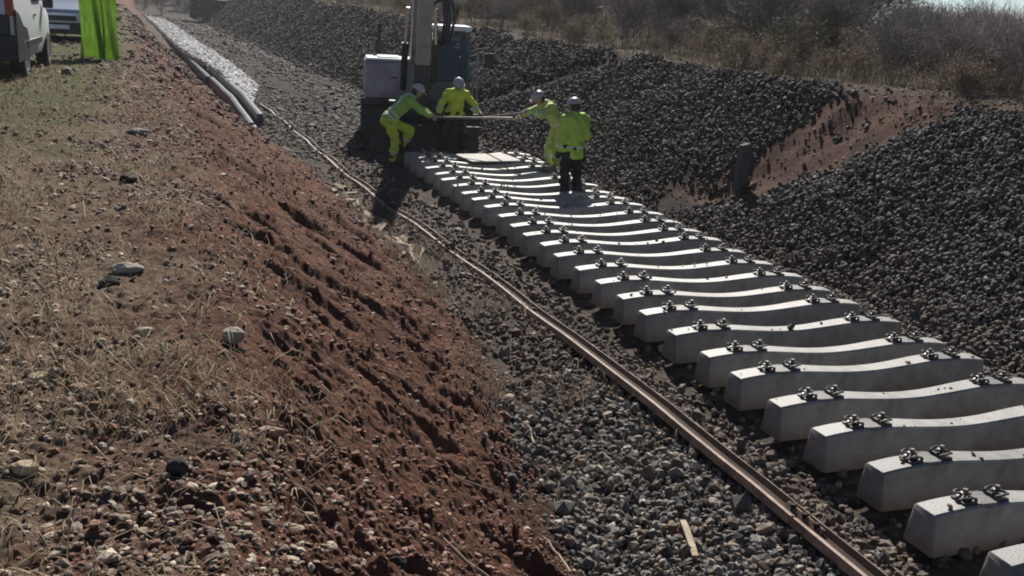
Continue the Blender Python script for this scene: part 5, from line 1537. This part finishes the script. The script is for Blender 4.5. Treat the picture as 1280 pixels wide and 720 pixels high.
def leaf_mesh(name, tips, cols, rnd, parent, per, size, sprd, asp=0.5):
    n = len(tips)*per
    P = np.repeat(np.array([t[0][:] for t in tips]), per, 0)+RNG.normal(size=(n, 3))*sprd
    P[:, 2] = np.maximum(P[:, 2], 0.03)
    R = rand_rot(n); sz = size*RNG.uniform(0.6, 1.3, n)
    q = np.array([(-1, 0, 0), (0, -asp, 0.08), (1, 0, 0), (0, asp, 0.08)])
    V = np.einsum('nij,kj->nki', R, q)*sz[:, None, None]+P[:, None, :]
    F = np.arange(n*4).reshape(n, 4)
    cl = np.array(cols); clump = np.repeat(RNG.uniform(0.7, 1.3, len(tips)), per)
    c = cl[RNG.integers(0, len(cl), n)]*(clump*RNG.uniform(0.8, 1.2, n))[:, None]
    C = np.repeat(np.concatenate([c, np.ones((n, 1))], 1)[:, None], 4, 1).reshape(-1, 4)
    o = mesh_from_arrays(name, V.reshape(-1, 3), F, 4, LEAF, smooth=False, col={'tint': C})
    o.parent = parent
    return o

GREYTW = [(0.23, 0.205, 0.20), (0.17, 0.15, 0.155), (0.30, 0.27, 0.25)]
BRNTW = [(0.21, 0.155, 0.115), (0.15, 0.115, 0.09), (0.28, 0.215, 0.15)]
GRNTW = [(0.085, 0.095, 0.045), (0.07, 0.075, 0.04), (0.12, 0.12, 0.06)]
PROTO = {}
def make_protos():
    rnd = random.Random(21)
    def mk(key, name, h, gargs, twc, leaf):
        root = empty(name, (0, -200, 0))
        segs, tips = grow(rnd, h, **gargs)
        seg_mesh('stems', segs, twc, rnd, root)
        if leaf: leaf_mesh('foliage', tips, leaf[0], rnd, root, *leaf[1:])
        PROTO.setdefault(key, []).append(root)
    for k in range(3):
        mk('bare', 'bare_shrub', 2.3, dict(stems=9, depth=3, spread=0.55, upr=1.0, r0=0.022), GREYTW, None)
    for k in range(3):
        mk('green', 'evergreen_shrub', 1.7, dict(stems=8, depth=2, spread=0.7, upr=0.6, r0=0.02), BRNTW, ([(0.055, 0.066, 0.032), (0.085, 0.090, 0.046), (0.045, 0.055, 0.032), (0.13, 0.125, 0.065)], 9, 0.034, 0.12))
    for k in range(2):
        mk('broom', 'broom_shrub', 1.5, dict(stems=16, depth=2, spread=0.35, upr=2.2, r0=0.012, kink=0.12), GRNTW, ([(0.09, 0.095, 0.035), (0.13, 0.13, 0.05)], 3, 0.022, 0.06))
    for k in range(3):
        mk('brown', 'brown_shrub', 1.2, dict(stems=9, depth=2, spread=0.75, upr=0.5, r0=0.014), BRNTW, ([(0.18, 0.135, 0.10), (0.135, 0.105, 0.08), (0.235, 0.185, 0.135), (0.13, 0.12, 0.08)], 6, 0.028, 0.09))
    for k in range(2):
        mk('tree', 'small_tree', 4.6, dict(stems=2, depth=4, spread=0.6, upr=0.9, r0=0.07, ratio=0.66), GREYTW, ([(0.045, 0.05, 0.026), (0.075, 0.07, 0.038), (0.11, 0.085, 0.05)], 4, 0.045, 0.14))
make_protos()
LAB = {'bare': ('bare grey twiggy shrub in the thicket above the dark gravel bank', 'shrub', 'bare shrubs of the thicket'),
       'green': ('dark evergreen shrub with small leaves in the thicket above the bank', 'shrub', 'evergreen shrubs of the thicket'),
       'broom': ('upright greenish broom shrub in the rough grass above the bank', 'shrub', 'broom shrubs above the bank'),
       'brown': ('low brown shrub with withered leaves in the rough grass above the bank', 'shrub', 'low brown shrubs above the bank'),
       'tree': ('thin grey-branched small tree rising out of the thicket above the bank', 'tree', 'small trees of the thicket')}
USED = set(); rnd_gap = random.Random(2)
def put(key, x, y, s, rz, label=None, sz=1.0):
    # the sky shows over the low scrub in one gap to the right
    be = math.degrees(math.atan2(x, y)); D = math.hypot(x, y)
    hh = {'bare': 2.3, 'green': 1.7, 'broom': 1.5, 'brown': 1.2, 'tree': 4.6}[key]*1.05*s
    ease = min(1, max(0, (be-37.6)/1.6))*min(1, max(0, (52-be)/1.5))
    if ease > 0:
        lim = CAM_H+D*(0.0165+0.006*math.sin(be*2.1))-GH(x, y)
        if hh > lim and rnd_gap.random() < ease*1.0:
            if key == 'tree' or lim < 0.35: key = 'brown'
            hh = {'bare': 2.3, 'green': 1.7, 'broom': 1.5, 'brown': 1.2}[key]*1.05
            s = min(s, max(0.25, lim/hh))
    k = int(abs(x*7.3+y*3.1)*10) % len(PROTO[key]); p = PROTO[key][k]
    if (key, k) in USED: o = copy_tree(p)
    else: o = p; USED.add((key, k))
    o.location = (x, y, GH(x, y)-0.03); o.rotation_euler = (0, 0, rz); o.scale = (s, s, s*sz)
    l, c, g = LAB[key]
    if label: tag(o, label, c)
    else: tag(o, l, c, g)
    return o
def plant():
    rnd = random.Random(4)
    n = 0
    # belts: (count, distance from crest, y range, kinds)
    def belt(cnt, o0, o1, y0, y1, kinds, s0, s1):
        for i in range(cnt):
            y = math.exp(rnd.uniform(math.log(y0), math.log(y1)))
            fr = float(foot_right(y)); xp = fr+2.6+rnd.uniform(o0, o1); x = xp+float(shift(y))
            put(rnd.choice(kinds), x, y, rnd.uniform(s0, s1), rnd.uniform(0, 6.28))
    belt(40, 0.4, 2.2, 8, 45, ['brown', 'brown', 'bare', 'brown', 'broom'], 0.35, 0.7)
    belt(70, 1.8, 6.0, 9, 70, ['brown', 'bare', 'brown', 'bare', 'green'], 0.55, 0.95)
    belt(80, 4.5, 14.0, 11, 110, ['bare', 'bare', 'green', 'bare', 'bare'], 0.8, 1.25)
    belt(50, 10.0, 30.0, 15, 150, ['bare', 'green', 'bare', 'tree'], 1.0, 1.5)
    # far end of the cutting
    for i in range(34):
        y = rnd.uniform(112, 175); x = rnd.uniform(-26, 14)
        put(rnd.choice(['green', 'bare', 'tree', 'green']), x, y, rnd.uniform(1.1, 1.9), rnd.uniform(0, 6.28))
    put('broom', 14.2, 13.6, 0.95, 0.4, 'yellowish broom bush standing out brightest in the thicket at the upper right')
plant()
# ------------------------------------------------------------------ thin backlit haze over the cutting
def build_haze():
    m = bpy.data.materials.new('haze'); m.use_nodes = True
    n = m.node_tree.nodes; l = m.node_tree.links
    n.remove(n['Principled BSDF'])
    v = n.new('ShaderNodeVolumePrincipled'); v.inputs['Color'].default_value = (0.92, 0.94, 0.97, 1); v.inputs['Density'].default_value = 0.0004; v.inputs['Anisotropy'].default_value = 0.35
    l.new(v.outputs[0], n['Material Output'].inputs['Volume'])
    mb = MB(); mb.box((0, 0, 4.0), (1900, 1900, 18.0))
    o = mb.build('haze', m)
    tag(o, kind='stuff')
build_haze()
